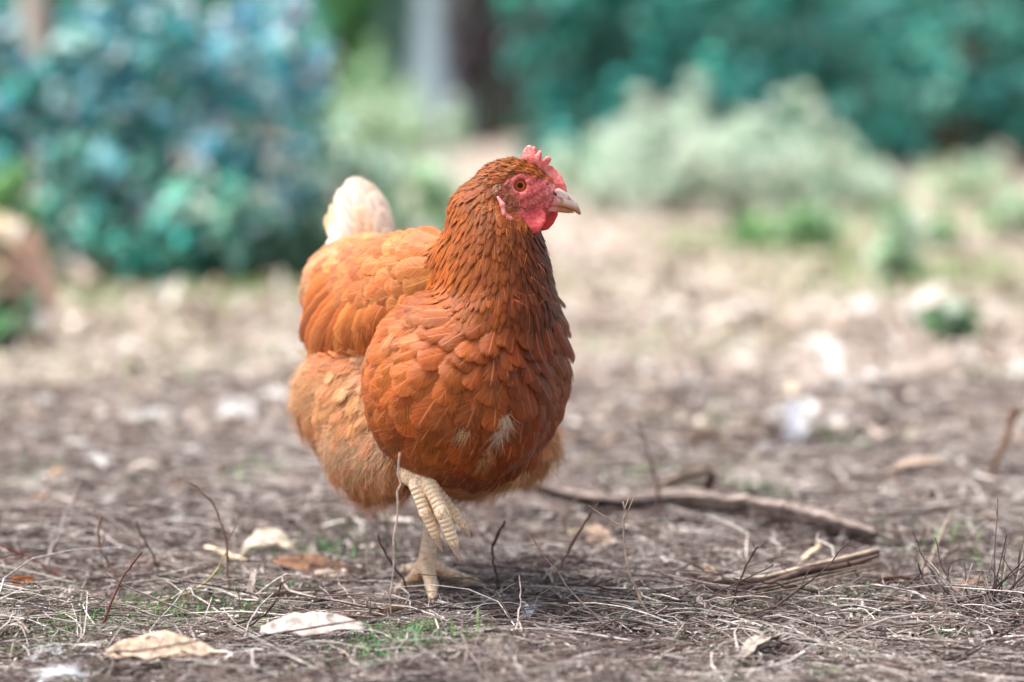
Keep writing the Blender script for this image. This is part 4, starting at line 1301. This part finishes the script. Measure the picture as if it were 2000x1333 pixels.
obj('splinter', mesh('splinter', V, F, M_BARK, col=lin(96, 76, 66)), br)
V, F = log_mesh([gnd(1540, 1030, .004), gnd(1600, 1046, .006), gnd(1680, 1062, .003)], [.003, .006, .003], 8, 14)
obj('splinter', mesh('splinter', V, F, M_BARK, col=lin(110, 88, 78)), br)
for a0_, a1_ in (((1110, 990), (1060, 1012)), ((1480, 985), (1450, 940)), ((1600, 1020), (1655, 1000)), ((1200, 975), (1150, 935))):
    V, F = log_mesh([at(*a0_, YB), at((a0_[0] + a1_[0]) / 2 + 6, (a0_[1] + a1_[1]) / 2 - 4, YB), at(*a1_, YB)], [.0028, .0022, .0012], 7, 10, 1.0, 0.2)
    obj('side_twig', mesh('side_twig', V, F, M_BARK, col=lin(74, 60, 55)), br)
bs = empty('bark_strip', gnd(1500, 1120), 'dark peeling strip of stringy bark with a pale edge', 'bark')
for off, rad, ca, cb in ((0, .0036, lin(60, 47, 43), lin(112, 94, 86)), (9, .0026, lin(50, 39, 36), lin(92, 76, 70)), (-7, .0013, lin(176, 158, 140), lin(206, 190, 172)), (16, .0013, lin(120, 104, 94), lin(156, 140, 128)), (22, .0008, lin(90, 74, 68), lin(130, 114, 104)), (-14, .0008, lin(100, 84, 76), lin(140, 124, 114)), (4, .0009, lin(40, 31, 29), lin(70, 58, 53)), (28, .0007, lin(80, 66, 60), lin(120, 104, 96))):
    pts = [gnd(x, y + off + 12 + rng.normal(0, 3.5), z) for x, y, z in ((1330, 1100, .006), (1370, 1120, .008), (1430, 1128, .010), (1500, 1120, .014), (1570, 1104, .020), (1650, 1088, .024), (1728, 1066, .032))]
    V, F = log_mesh(pts, [rad * .6, rad, rad, rad, rad * 1.1, rad, rad * .5], 9, 36, 1.0, 0.22)
    obj('fibre', mesh('fibre', V, F, M_BARK, col=np.repeat(stripe_col(9, ca, cb)[None], 36, 0).reshape(-1, 3)), bs)
def stick(label, pp, rad, c, name='stick', cat='stick'):
    pts = path(pp)
    V, F = log_mesh(pts, rad, 9, 24, 0.8, 0.10)
    thing(name, V, F, M_BARK, pts[0] * np.array([1, 1, 0]), label, cat, col=np.repeat(stripe_col(9, c * 0.75, c)[None], 24, 0).reshape(-1, 3))
stick('smooth pale yellow stick lying before the weathered branch', [(1105, 1045, .004), (1160, 1032, .006), (1240, 1024, .007), (1345, 1030, .004)], [.003, .0045, .004, .002], lin(232, 208, 176))
stick('bent pale root lying beyond the dry bush', [(1740, 935, .012), (1762, 962, .008), (1800, 986, .006), (1860, 990, .006), (1925, 990, .005)], [.005, .005, .0045, .004, .003], lin(206, 184, 164))
stick('grey stick lying behind the hen\'s thigh', [(490, 935, .006), (560, 945, .008), (640, 940, .007), (700, 925, .004)], [.003, .0045, .005, .003], lin(160, 142, 134))
stick('short cream stick lying beside the curled beige leaf', [(400, 1068, .004), (440, 1082, .006), (484, 1098, .004)], [.0025, .0045, .003], lin(226, 206, 178))
stick('short yellowish root curl before the weathered branch', [(1560, 1100, .004), (1580, 1082, .006), (1600, 1070, .010), (1598, 1058, .016)], [.002, .003, .003, .002], lin(222, 204, 172))
stick('thin grey stick lying on the litter by the beige leaf', [(330, 1000, .004), (400, 960, .006), (450, 940, .006)], [.002, .003, .002], lin(168, 148, 138))
stick('straight reddish stick lying near the hen\'s toe', [(1040, 1092, .005), (1110, 1082, .006), (1185, 1078, .005)], [.0012, .0016, .0012], lin(132, 96, 84))
stick('long dim stick lying across the bare soil behind the hen', [(0, 735, .01), (70, 745, .01), (150, 760, .008)], [.006, .008, .005], lin(186, 168, 152))

# ------------------------------------------------------------------ dead leaves
def leaf_mesh(L, W, curl, cup, twist=0.0, K=11, M=5, taper=1.0):
    s = np.linspace(0, 1, K); u = np.linspace(-1, 1, M)
    w = np.sin(np.pi * np.clip(s, 0.02, 0.985) ** (0.8 * taper)) ** 0.75
    S, U = np.meshgrid(s, u, indexing='ij')
    ww = w[:, None] * W / 2
    th = curl * (S - 0.5)
    x = L * (np.sin(th) / curl if abs(curl) > 1e-3 else S - 0.5)
    z = L * ((np.cos(th) - 1) / curl if abs(curl) > 1e-3 else 0 * S)
    ca = cup * U
    y = ww * (np.sin(ca) / cup if abs(cup) > 1e-3 else U)
    z = z + ww * ((1 - np.cos(ca)) / cup if abs(cup) > 1e-3 else 0 * U)
    tw_ = twist * (S - 0.5)
    V = np.stack([x, y * np.cos(tw_) - z * 0 * np.sin(tw_), z + y * np.sin(tw_)], -1) + rng.normal(0, W * 0.018, (K, M, 3))
    V[:, [0, -1], 1] *= rng.uniform(0.82, 1.12, (K, 2))
    V[:, M // 2, 2] -= W * 0.05
    i = np.arange(K * M).reshape(K, M)
    F = np.stack([i[:-1, :-1], i[1:, :-1], i[1:, 1:], i[:-1, 1:]], -1).reshape(-1, 4)
    return V.reshape(-1, 3), F
def solid(V, F, t=0.0006):
    """gives a leaf sheet its thickness"""
    Vq = V[F]; n = np.cross(Vq[:, 2] - Vq[:, 0], Vq[:, 3] - Vq[:, 1])
    vn = np.zeros_like(V)
    for k in range(4): np.add.at(vn, F[:, k], n)
    vn = nrm(vn)
    m = len(V)
    e = np.concatenate([F[:, [0, 1]], F[:, [1, 2]], F[:, [2, 3]], F[:, [3, 0]]])
    key = set(map(tuple, e.tolist()))
    bd = np.array([p for p in key if (p[1], p[0]) not in key])
    side = np.stack([bd[:, 1], bd[:, 0], bd[:, 0] + m, bd[:, 1] + m], -1)
    return np.concatenate([V + vn * t / 2, V - vn * t / 2]), np.concatenate([F, F[:, ::-1] + m, side])
def rotz(V, a):
    c, s = math.cos(a), math.sin(a)
    return V @ np.array([[c, s, 0], [-s, c, 0], [0, 0, 1]])
def rotx(V, a):
    c, s = math.cos(a), math.sin(a)
    return V @ np.array([[1, 0, 0], [0, c, s], [0, -s, c]])
def roty(V, a):
    c, s = math.cos(a), math.sin(a)
    return V @ np.array([[c, 0, -s], [0, 1, 0], [s, 0, c]])
def leaf(label, px, py, L, W, ang, c, curl=0.6, cup=0.5, tilt=0.0, roll=0.0, twist=0.0, zoff=0.004, group=None, name='dead_leaf', cat='leaf', mat=None, taper=1.0):
    V, F = leaf_mesh(L, W, curl, cup, twist, taper=taper)
    V = rotz(roty(rotx(V, -roll), -tilt), ang)
    g = gnd(px, py)
    V = V + np.array([0, 0, -V[:, 2].min() + zoff])
    g[2] = float(gz(g[0], g[1])) - 0.002
    V, F = solid(V, F)
    return obj(name, mesh(name, V, F, mat or M_DLEAF, col=c * 0.66), None, g, label, cat, group)
leaf('long flat greyish leaf lying before the dark curled leaf', 615, 1262, .088, .030, R(8), lin(224, 208, 200), .35, .3, roll=R(-26), zoff=.017)
leaf('dark brown rolled leaf behind the long greyish leaf', 622, 1236, .066, .012, R(10), lin(92, 62, 50), -.9, 1.9, roll=R(-60), zoff=.014)
leaf('tan orange curled leaf blurred beside the long greyish leaf', 320, 1305, .10, .034, R(-6), lin(218, 192, 170), .7, .7, roll=R(-28), zoff=.013)
leaf('small tan leaf lying next to the tan orange leaf', 425, 1312, .05, .02, R(-14), lin(206, 160, 124), .6, .7, roll=R(-20))
leaf('curled beige leaf arching over a dark hollow', 528, 1080, .066, .046, R(4), lin(240, 226, 204), 1.7, .7, roll=R(-12), zoff=.004)
leaf('drooping beige leaf stalk end beside the arching beige leaf', 560, 1100, .034, .012, R(-70), lin(212, 194, 172), 1.2, .6)
leaf('thin pale leaf strip standing on edge by the beige leaf', 492, 1170, .035, .008, R(80), lin(206, 190, 180), .9, .8, tilt=R(50))
leaf('pinkish forked pair leaf lying beyond the weathered branch', 1385, 882, .075, .034, R(155), lin(232, 210, 190), 1.2, .6, roll=R(-35), tilt=R(10))
leaf('pale leaf crossing the pinkish leaf beyond the branch', 1430, 892, .05, .028, R(10), lin(230, 208, 190), .9, .6, roll=R(-30))
leaf('arched pale leaf left of the pinkish leaf beyond the branch', 1310, 885, .06, .018, R(5), lin(222, 204, 190), 1.9, .7, roll=R(-10))
leaf('pale arched leaf ring lying beyond the long kinked twig', 285, 945, .065, .022, R(8), lin(216, 202, 190), 2.6, .6, roll=R(-8))
leaf('orange tan leaf standing on edge among grey litter', 103, 945, .05, .018, R(-50), lin(220, 180, 150), .9, .7, roll=R(-50), tilt=R(35))
leaf('rusty orange leaf scrap by the reddish twig', 38, 1160, .030, .018, R(30), lin(176, 104, 62), .8, .8, roll=R(-35), tilt=R(20))
leaf('curved brown leaf standing beside the arched pale leaf', 1170, 905, .07, .016, R(-60), lin(212, 184, 164), 1.1, .8, tilt=R(40), roll=R(-40))
leaf('pale crumpled leaf lying before the grassy patch', 985, 1300, .045, .026, R(20), lin(214, 198, 184), 1.2, 1.2, roll=R(-40))
leaf('flat grey leaf scrap lying before the white feather scrap', 1110, 1240, .03, .016, R(-10), lin(196, 180, 170), .5, .4, roll=R(-15))
leaf('cream leaf lying half buried beside the cleared soil', 640, 1130, .05, .016, R(-4), lin(206, 186, 170), .7, .6, roll=R(-15))
# many plain leaves further off
for i in range(150):
    x, y = scatter(1, -0.33, 3.6, 1.5)
    x, y = float(x[0]), float(y[0])
    if math.hypot(x + 0.07, y - 0.02) < 0.09 or (y < 0 and rng.random() < 0.6):
        continue
    L = rng.uniform(0.035, 0.085)
    V, F = leaf_mesh(L, L * rng.uniform(0.2, 0.42), rng.uniform(-0.6, 1.8), rng.uniform(0.2, 1.2), rng.normal(0, 0.4))
    V = rotz(roty(rotx(V, rng.normal(0, 0.35)), rng.normal(0, 0.15)), rng.uniform(0, 6.28))
    V = V + np.array([0, 0, -V[:, 2].min() + 0.001])
    V, F = solid(V, F)
    cc = vary(np.array([[lin(212, 190, 172), lin(190, 160, 138), lin(222, 206, 192), lin(160, 124, 100), lin(218, 188, 166)][i % 5]]), 1, 0.12, 0.03)[0]
    lb = f"{'large' if L > .068 else 'small' if L < .05 else 'medium'} {['beige', 'tan', 'whitish', 'brown', 'pinkish'][i % 5]} fallen leaf lying near {beside(x, y)}"
    obj('dead_leaf', mesh('dead_leaf', V, F, M_DLEAF, col=cc * 0.62), None, (x, y, float(gz(x, y)) - 0.001), lb, 'leaf', 'dry leaves strewn over the ground')

# ------------------------------------------------------------------ shed white feathers
def shed(label, px, py, L, c, ang=None, group=None, up=0.5):
    ang = rng.uniform(0, 6.28) if ang is None else ang
    V, F = leaf_mesh(L, L * 0.5, 1.3, 0.9, K=9, M=5)
    g = gnd(px, py); g[2] = float(gz(g[0], g[1])) + 0.005
    Vl = rotz(roty(rotx(V, rng.normal(0, 0.4)), -up * rng.uniform(0.3, 1)), ang)
    Vl = Vl + np.array([0, 0, -Vl[:, 2].min()])
    o = empty('shed_feather', g, label, 'feather', group)
    s = np.repeat(np.linspace(0, 1, 9), 5); u = np.tile(np.linspace(-1, 1, 5), 9)
    obj('vane', mesh('vane', Vl, F, M_FEA, col=np.r_[c, 0.36], fuv=np.stack([u, s, np.full(45, rng.random())], -1)), o, loc=(0, 0, 0))
    n = 160
    P = Vl[rng.integers(0, len(Vl), n)]
    T = nrm(rng.normal(0, 1, (n, 3)) * np.array([1, 1, 0.5]) + np.array([0, 0, 0.5]))
    N = nrm(rng.normal(0, 1, (n, 3)))
    v, f, cl = strands(P, N, T, L * rng.uniform(0.12, 0.4, n), np.full(n, L * 0.018), np.tile(np.clip(c * 1.05, 0, 1), (n, 1)), rng.uniform(0, 0.4, n), 0.3, 3)
    obj('barbs', mesh('barbs', v, f, M_DOWN, col=cl), o, loc=(0, 0, 0), kind='stuff')
WH, BW = lin(246, 244, 240), lin(222, 228, 240)
shed('white curved feather standing like a hook beyond the pinkish leaf', 1552, 880, .062, BW, R(95), up=1.4)
shed('cream feather tip above the hooked white feather', 1545, 795, .035, lin(240, 230, 212), R(90), up=1.2)
shed('grey white feather scrap lying in front of the grassy litter', 1036, 1212, .026, lin(206, 210, 222), R(70), up=0.9)
shed('white feather lying beside the rusty leaf scrap', 12, 1222, .024, WH, 0.3)
shed('pale feather lying at the edge of the moss', 85, 1285, .030, lin(226, 228, 234), 0.8)
shed('white feather caught in the twig tangle', 205, 1098, .020, BW, 1.2)
shed('whitish feather blurred near the edge of the tan orange leaf', 110, 1330, .04, lin(226, 232, 240), 0.2)
SH = [(450, 812, .040), (325, 845, .032), (150, 872, .022), (210, 985, .032), (255, 838, .03), (190, 925, .03), (480, 812, .03), (540, 800, .045), (1195, 722, .034), (1612, 712, .06), (1705, 745, .032), (1655, 778, .032), (1805, 812, .026), (1925, 876, .024), (1955, 858, .022),
      (1632, 838, .034), (1690, 612, .06), (1440, 622, .05), (330, 595, .055), (1990, 738, .04), (1985, 985, .04), (1820, 590, .085), (350, 1030, .022), (515, 1012, .016), (1360, 770, .03), (1530, 910, .018), (1500, 900, .03), (620, 1000, .014), (1440, 940, .014), (1960, 1020, .016), (1745, 690, .03), (1880, 720, .05), (690, 850, .02), (90, 800, .03), (1260, 730, .03), (1600, 690, .05), (1580, 820, .035), (420, 770, .03), (60, 860, .03), (250, 700, .035), (1450, 700, .03), (1780, 640, .05), (1860, 900, .03), (520, 860, .025), (380, 900, .025), (1890, 640, .045), (1340, 640, .035), (1620, 730, .045), (1540, 850, .045), (300, 850, .035), (460, 830, .04), (1660, 620, .05), (1240, 800, .025), (1720, 800, .03), (120, 990, .025), (560, 690, .04)]
for px, py, L in SH:
    if (px, py) == (1820, 590):
        shed('largest round white feather clump beside the small leafy weed', px - 5, py + 32, L * 1.05, WH, up=1.3)
    else:
        shed(shed_label(px, py, L), px, py, L * (1.45 if py < 900 else 1.1), lin(242, 241, 240), up=0.35, group='white feathers strewn over the ground')

# ================================================================== plants behind
def leaf_cloud(centers, rad, n, size, cols, jit=0.22, droop=0.2):
    ci = rng.integers(0, len(centers), n)
    d = rng.normal(0, 1, (n, 3)); d = nrm(d) * (rng.random((n, 1)) ** 0.45)
    P = centers[ci] + d * rad[ci][:, None]
    nn = nrm(d * 0.8 + rng.normal(0, 0.6, (n, 3)) + np.array([0, -0.25, 0.8]))
    t = nrm(np.cross(nn, rng.normal(0, 1, (n, 3))) + np.array([0, 0, -droop]))
    b = nrm(np.cross(nn, t))
    L = size * np.exp(rng.normal(0, 0.25, n))[:, None]; w = L * 0.26
    V = np.stack([P - t * L * 0.5, P + b * w, P + t * L * 0.5 + nn * L * 0.06, P - b * w], 1)
    F = np.arange(4 * n).reshape(n, 4)
    C = vary(cols[rng.integers(0, len(cols), n)], n, jit, 0.06)
    return V.reshape(-1, 3), F, np.repeat(C[:, None], 4, 1).reshape(-1, 3)
def shrub(name, label, cat, px, base_py, top_py, half_px, n, size, cols, group=None, depth=None, nclump=26, cl=0.34, shape='round', stems=7, Yoff=0.0, stem_col=lin(92, 74, 62), bottom=0.12, lean=0.0):
    """a shrub whose foot stands on the ground where base_py says; half width and height follow from that distance"""
    g = gnd(px, base_py); g[1] += Yoff; g[2] = 0.0
    sc = (g[1] - CAM_Y) / FPX
    if Yoff:
        g[0] = (px - 1000) * sc
    H = (base_py - top_py) * sc * (1.0 if not Yoff else 1.0)
    if Yoff:
        H = at(px, top_py, g[1])[2]
    hw = half_px * sc
    dp = depth or hw * 0.8
    o = empty(name, g, label, cat, group)
    C, Rr = [], []
    while len(C) < nclump:
        q = rng.uniform(-1, 1, 3)
        if shape == 'round':
            if np.linalg.norm(q) > 1: continue
            z = bottom * H + (q[2] * 0.5 + 0.5) * H * (1 - bottom)
        elif shape == 'box':
            z = bottom * H + rng.random() * H * (1 - bottom)
        else:                                     # cone: narrows to the top
            z0 = rng.random() ** 1.4
            if max(abs(q[0]), abs(q[1])) > 1.0 - 0.85 * z0: continue
            z = bottom * H + z0 * H * (1 - bottom)
        C.append([q[0] * hw + lean * z, q[1] * dp, z])
        Rr.append(cl * min(hw, H) * rng.uniform(0.5, 1.1) * (1 - 0.55 * (z / H) if shape == 'cone' else 1))
    C = np.array(C); Rr = np.array(Rr)
    V, F, CC = leaf_cloud(C, Rr, n, size, cols)
    V[:, 2] = np.maximum(V[:, 2], 0.002)
    obj('crown', mesh('crown', V, F, M_LEAF, smooth=False, col=CC), o, loc=(0, 0, 0))
    for i in range(stems):
        c = C[rng.integers(0, len(C))]
        r0 = np.array([rng.normal(0, 0.08) * hw, rng.normal(0, 0.08) * hw, -0.01])
        md = (r0 + c) / 2 + np.array([0, 0, 0.08 * H])
        V, F = stalk_mesh([r0, md, c], max(0.004, H * 0.012), max(0.002, H * 0.004), 6, 2)
        obj('stem', mesh('stem', V, F, M_TWIG, col=stem_col), o, loc=(0, 0, 0))
    return o
A_ = lambda *c: np.array([lin(*x) for x in c])
BLUE = A_((44, 116, 134), (60, 154, 176), (84, 186, 204), (52, 138, 116), (36, 88, 88), (136, 212, 224), (226, 243, 247), (70, 162, 148), (84, 176, 208), (190, 230, 236), (240, 248, 250))  # near-white entries paint bright highlights onto scattered leaves
TEAL = A_((52, 166, 156), (76, 200, 186), (36, 124, 120), (120, 216, 202), (26, 78, 78), (22, 54, 56))  # darkest entries paint the shade of deep gaps into the foliage
SAGE = A_((216, 232, 216), (196, 220, 200), (232, 240, 230), (172, 204, 176), (232, 236, 220))
PALE = A_((164, 214, 198), (194, 228, 214), (140, 198, 176), (214, 234, 224))
GREEN = A_((112, 170, 106), (140, 190, 124), (90, 144, 86), (164, 204, 148))
DEEP = A_((52, 88, 66), (64, 104, 76), (40, 70, 56), (78, 118, 84))
shrub('blue_shrub', 'bushy shrub of blue green leaves standing behind the hen\'s tail', 'shrub', 375, 540, -15, 250, 3600, .056, BLUE, nclump=90, cl=.20, depth=.30, stems=12, shape='box', bottom=.10)
shrub('blue_shrub', 'dark blue green shrub beside the tan leaved plant', 'shrub', 20, 530, 30, 230, 3000, .056, np.concatenate([BLUE, TEAL]), nclump=80, cl=.20, depth=.30, stems=10, shape='box', bottom=.10)
shrub('pale_shrub', 'low pale mint leaved shrub at the foot of the bushy blue shrub', 'shrub', 420, 556, 330, 115, 620, .055, np.concatenate([PALE, TEAL[:2]]), nclump=34, cl=.26, stems=6)
shrub('pale_shrub', 'pale mint shrub growing into the bushy blue shrub', 'shrub', 210, 548, 230, 130, 900, .050, np.concatenate([PALE, TEAL]), nclump=36, cl=.26, stems=6)
shrub('dark_shrub', 'low dark green shrub hugging the ground behind the hen', 'shrub', 540, 552, 440, 140, 1100, .035, DEEP, nclump=24, cl=.5, stems=5, bottom=.02)
shrub('dark_shrub', 'dark green undergrowth under the bushy blue shrub', 'shrub', 250, 556, 430, 190, 1300, .036, np.concatenate([DEEP, TEAL]), nclump=28, cl=.5, stems=5, bottom=.02)
shrub('sage_shrub', 'silvery sage shrub showing behind the hen\'s tail feathers', 'shrub', 650, 520, 285, 120, 1200, .040, np.concatenate([SAGE, PALE, DEEP]), nclump=26, cl=.36, stems=7)
shrub('sage_shrub', 'silvery sage shrub rising behind the hen\'s back', 'shrub', 800, 480, 330, 110, 900, .045, np.concatenate([SAGE, GREEN]), nclump=20, cl=.38, stems=6)
shrub('blue_shrub', 'loose open shrub spreading from the bushy blue shrub', 'shrub', 630, 505, 60, 110, 620, .055, np.concatenate([PALE, SAGE, GREEN, TEAL[:2]]), nclump=46, cl=.22, depth=.30, stems=9, shape='cone', bottom=.08)
shrub('green_shrub', 'fresh green shrub beside the dark blue green shrub', 'shrub', 20, 560, 330, 70, 700, .045, GREEN, nclump=14, cl=.4, stems=5)
shrub('tan_leaved_plant', 'broad leaved plant with withered tan leaves', 'plant', 40, 668, 440, 95, 90, .12, A_((232, 206, 186), (224, 196, 176), (238, 220, 204), (140, 184, 156), (216, 182, 158), (166, 202, 178)), nclump=10, cl=.4, stems=5)
shrub('tan_leaved_plant', 'low leafy clump under the withered tan leaves', 'plant', 25, 675, 570, 55, 150, .05, np.concatenate([GREEN, SAGE, DEEP]), nclump=8, cl=.5, stems=4, bottom=.02)
# pale weeds at the right
shrub('sage_weed', 'tall pointed silvery weed standing before the hedge', 'plant', 1310, 425, 80, 165, 3600, .040, SAGE, nclump=80, cl=.26, shape='cone', stems=9)
shrub('sage_weed', 'broad silvery weed next to the tall pointed weed', 'plant', 1570, 425, 160, 165, 3400, .040, np.concatenate([SAGE, GREEN[:1]]), nclump=70, cl=.26, shape='cone', stems=9)
shrub('sage_weed', 'low silvery weed just beyond the hen\'s beak', 'plant', 1190, 420, 255, 110, 1500, .038, np.concatenate([SAGE, GREEN[:1]]), nclump=30, cl=.34, stems=7)
shrub('sage_weed', 'low silvery weed filling the gap between the two tall weeds', 'plant', 1440, 430, 225, 110, 1500, .038, SAGE, nclump=28, cl=.34, stems=7)
shrub('green_weed', 'leafy green weed with a tan stalk on the bare soil', 'plant', 1570, 500, 400, 60, 420, .05, np.concatenate([GREEN, SAGE[:1]]), nclump=14, cl=.4, stems=5)
shrub('green_weed', 'grassy green weed beside the pale weeds', 'plant', 1470, 490, 430, 50, 300, .045, GREEN, nclump=12, cl=.5, stems=4)
shrub('green_weed', 'tall thin green weed near the largest white feather clump', 'plant', 1760, 570, 410, 60, 360, .045, np.concatenate([GREEN, SAGE]), nclump=18, cl=.35, stems=6)
shrub('green_weed', 'small leafy weed beside the largest white feather clump', 'plant', 1860, 672, 600, 50, 110, .045, np.concatenate([DEEP, SAGE, GREEN]), nclump=10, cl=.5, stems=5)
for px, py, tp, hw, nm in ((1720, 420, 340, 70, 'mixed green weed under the dark hedge hollow'), (1880, 400, 300, 90, 'mixed green weed with pale tips under the hedge'), (1970, 470, 380, 60, 'low green weed with pinkish leaves at the hedge foot'), (1820, 480, 420, 70, 'flat green weed on bare pinkish soil'), (1660, 390, 300, 60, 'pale yellow green weed leaning at the hedge foot')):
    shrub('hedge_weed', nm, 'plant', px, py, tp, hw, 700, .045, np.concatenate([GREEN, SAGE, A_((226, 196, 170))]), nclump=20, cl=.4, stems=5, bottom=.02)
# hedge far right
HB = 338
for px, tp, hw, n, nm, cols, yo in ((1165, -120, 115, 4200, 'teal leaved hedge bush standing next to the dark maroon bush', TEAL, .5), (1350, -160, 190, 5200, 'tall dense teal hedge bush behind the tall pointed weed', TEAL, 0), (1590, -140, 170, 4200, 'bright teal hedge bush behind the broad silvery weed', np.concatenate([TEAL, PALE[:1]]), .8),
                                    (1830, -150, 160, 3600, 'teal hedge bush spreading over the dark hollow', np.concatenate([TEAL, PALE[:1]]), -.3), (2020, -140, 150, 3000, 'dark teal hedge bush at the end of the hedge', np.concatenate([TEAL[2:], DEEP]), .6)):
    g = shrub('hedge_bush', nm, 'shrub', px, HB, tp, hw * 1.45, int(n * 1.5), .085, cols, nclump=66, cl=.20, stems=8, Yoff=yo, bottom=.02 if px < 1600 else .13, depth=.6, shape='box')
# the planting goes on past both sides
for px, py, tp, hw, n, nm, cols in ((-330, 520, 20, 190, 2000, 'blue green shrub next along the row from the tan leaved plant', BLUE), (-680, 500, 10, 200, 1800, 'last blue green shrub of the row', np.concatenate([BLUE, TEAL]))):
    shrub('blue_shrub', nm, 'shrub', px, py, tp, hw, n, .056, cols, nclump=60, cl=.22, depth=.30, stems=8, shape='box', bottom=.08)
for px, nm in ((2330, 'teal hedge bush beyond the end bush'), (2620, 'farthest teal hedge bush of the hedge'), (420, 'teal hedge bush hidden behind the bushy blue shrub'), (80, 'teal hedge bush behind the slim trunks'), (-280, 'teal hedge bush behind the row of blue shrubs')):
    shrub('hedge_bush', nm, 'shrub', px, 320, -140, 210, 3200, .09, TEAL, nclump=60, cl=.22, stems=6, bottom=.02, depth=.6, shape='box')
# far trees that close the view
shrub('dark_shrub', 'dark leaf mass standing in for the shade under the hedge', 'shrub', 1830, 322, 190, 230, 2600, .07, A_((40, 62, 56), (30, 46, 44), (52, 70, 62)), nclump=50, cl=.3, stems=6, bottom=.0, shape='box', depth=.4)  # near-black foliage added to paint the shaded hollow below the hedge
shrub('maroon_bush', 'dark maroon leaved bush behind the pale tree trunk', 'shrub', 950, 285, -260, 105, 3600, .12, A_((100, 78, 88), (110, 86, 96), (84, 80, 84), (92, 100, 98)), nclump=46, cl=.34, stems=6, bottom=.04)
shrub('far_green_bush', 'soft green bush left of the pale tree trunk', 'shrub', 700, 312, 50, 120, 3000, .09, np.concatenate([GREEN, SAGE[:2]]), nclump=50, cl=.28, stems=6, bottom=.0, shape='cone')
shrub('far_green_bush', 'bright grass green bush top showing above the soft green bush', 'shrub', 670, 285, -160, 100, 3600, .10, A_((86, 160, 70), (72, 140, 64), (60, 110, 62)), nclump=40, cl=.34, stems=6, bottom=.3)
shrub('far_green_bush', 'pale dusty bush before the pale tree trunk', 'shrub', 780, 350, 165, 130, 1200, .07, np.concatenate([SAGE, GREEN[:2], A_((214, 204, 184))]), nclump=44, cl=.24, stems=5, bottom=.02)
WOOD = []
n = 28000
d0_ = rng.uniform(32, 44, n)
xw = rng.uniform(-1, 1, n) * 0.48 * d0_; zw = rng.uniform(0, 5.0, n)
cl_ = np.stack([xw, d0_, zw], -1)
v, f, c = leaf_cloud(cl_, np.full(n, 0.5), n, 0.38, A_((60, 116, 104), (48, 92, 84), (74, 128, 110), (58, 66, 62), (88, 136, 116)))
obj('far_wood', mesh('far_wood', v, f, M_LEAF, smooth=False, col=c), label='dark green far wood closing the view behind the bushes', cat='wood', kind='stuff')
# pale tree trunk with a flared foot
tb = gnd(850, 285)
sc = (tb[1] - CAM_Y) / FPX
tree = empty('pale_tree', tb * np.array([1, 1, 0]), 'pale smooth barked tree trunk flaring to its foot', 'tree')
zt = np.array([-0.02, .15, .4, .75, 1.1, 1.6, 2.4, 3.4]); wr = np.array([76, 72, 68, 62, 52, 40, 35, 30]) * sc
ns = 20
q = np.stack([np.linspace(0.0, 0.02, 8) * 1.0, np.zeros(8), zt], -1)
ph = np.linspace(0, 2 * np.pi, ns, endpoint=False)
lob = 1 + 0.10 * np.sin(ph * 3 + 0.5)
V = q[:, None] + (wr[:, None] * lob)[..., None] * np.stack([np.cos(ph), np.sin(ph), 0 * ph], -1)[None]
i_ = np.arange(8 * ns).reshape(8, ns)
F = np.stack([i_[:-1], np.roll(i_, -1, 1)[:-1], np.roll(i_, -1, 1)[1:], i_[1:]], -1).reshape(-1, 4)
obj('trunk', mesh('trunk', V.reshape(-1, 3), F, M_BARK, col=lin(156, 176, 186)), tree, loc=(0, 0, 0))
for a_, l_ in ((0.6, 1.2), (-0.7, 1.1), (0.1, 1.5)):
    V, F = stalk_mesh([(0, 0, 3.2), (l_ * a_ * .6, .1, 3.9), (l_ * a_, .2, 3.4 + l_)], .09, .03, 8, 2)
    obj('limb', mesh('limb', V, F, M_BARK, col=lin(200, 206, 212)), tree, loc=(0, 0, 0))
cc_ = np.array([[rng.normal(0, .9), rng.normal(0, .6), rng.uniform(3.6, 5.2)] for _ in range(24)])
v, f, c = leaf_cloud(cc_, np.full(24, .5), 2500, .11, TEAL)
obj('crown', mesh('crown', v, f, M_LEAF, smooth=False, col=c), tree, loc=(0, 0, 0))
# brown trunks behind the blue shrub
for px, c_, nm in ((65, (180, 172, 166), 'pale trunk showing above the dark blue green shrub'), (190, (120, 116, 112), 'grey brown trunk showing above the bushy blue shrub')):
    g = gnd(px, 400); g[2] = 0
    t_ = empty('slim_tree', g, nm, 'tree')
    V, F = log_mesh([(0, 0, -.02), (.03, 0, .8), (-.02, .02, 1.8), (.04, 0, 3.0)], [.085, .07, .06, .05], 12, 24, 1.0, .05)
    obj('trunk', mesh('trunk', V, F, M_BARK, col=lin(*c_)), t_, loc=(0, 0, 0))
    cc_ = np.array([[rng.normal(0, .5), rng.normal(0, .5), rng.uniform(2.6, 4.0)] for _ in range(16)])
    v, f, c = leaf_cloud(cc_, np.full(16, .35), 1200, .09, DEEP)
    obj('crown', mesh('crown', v, f, M_LEAF, smooth=False, col=c), t_, loc=(0, 0, 0))
print('tris', sum(len(m.polygons) * 2 for m in bpy.data.meshes))
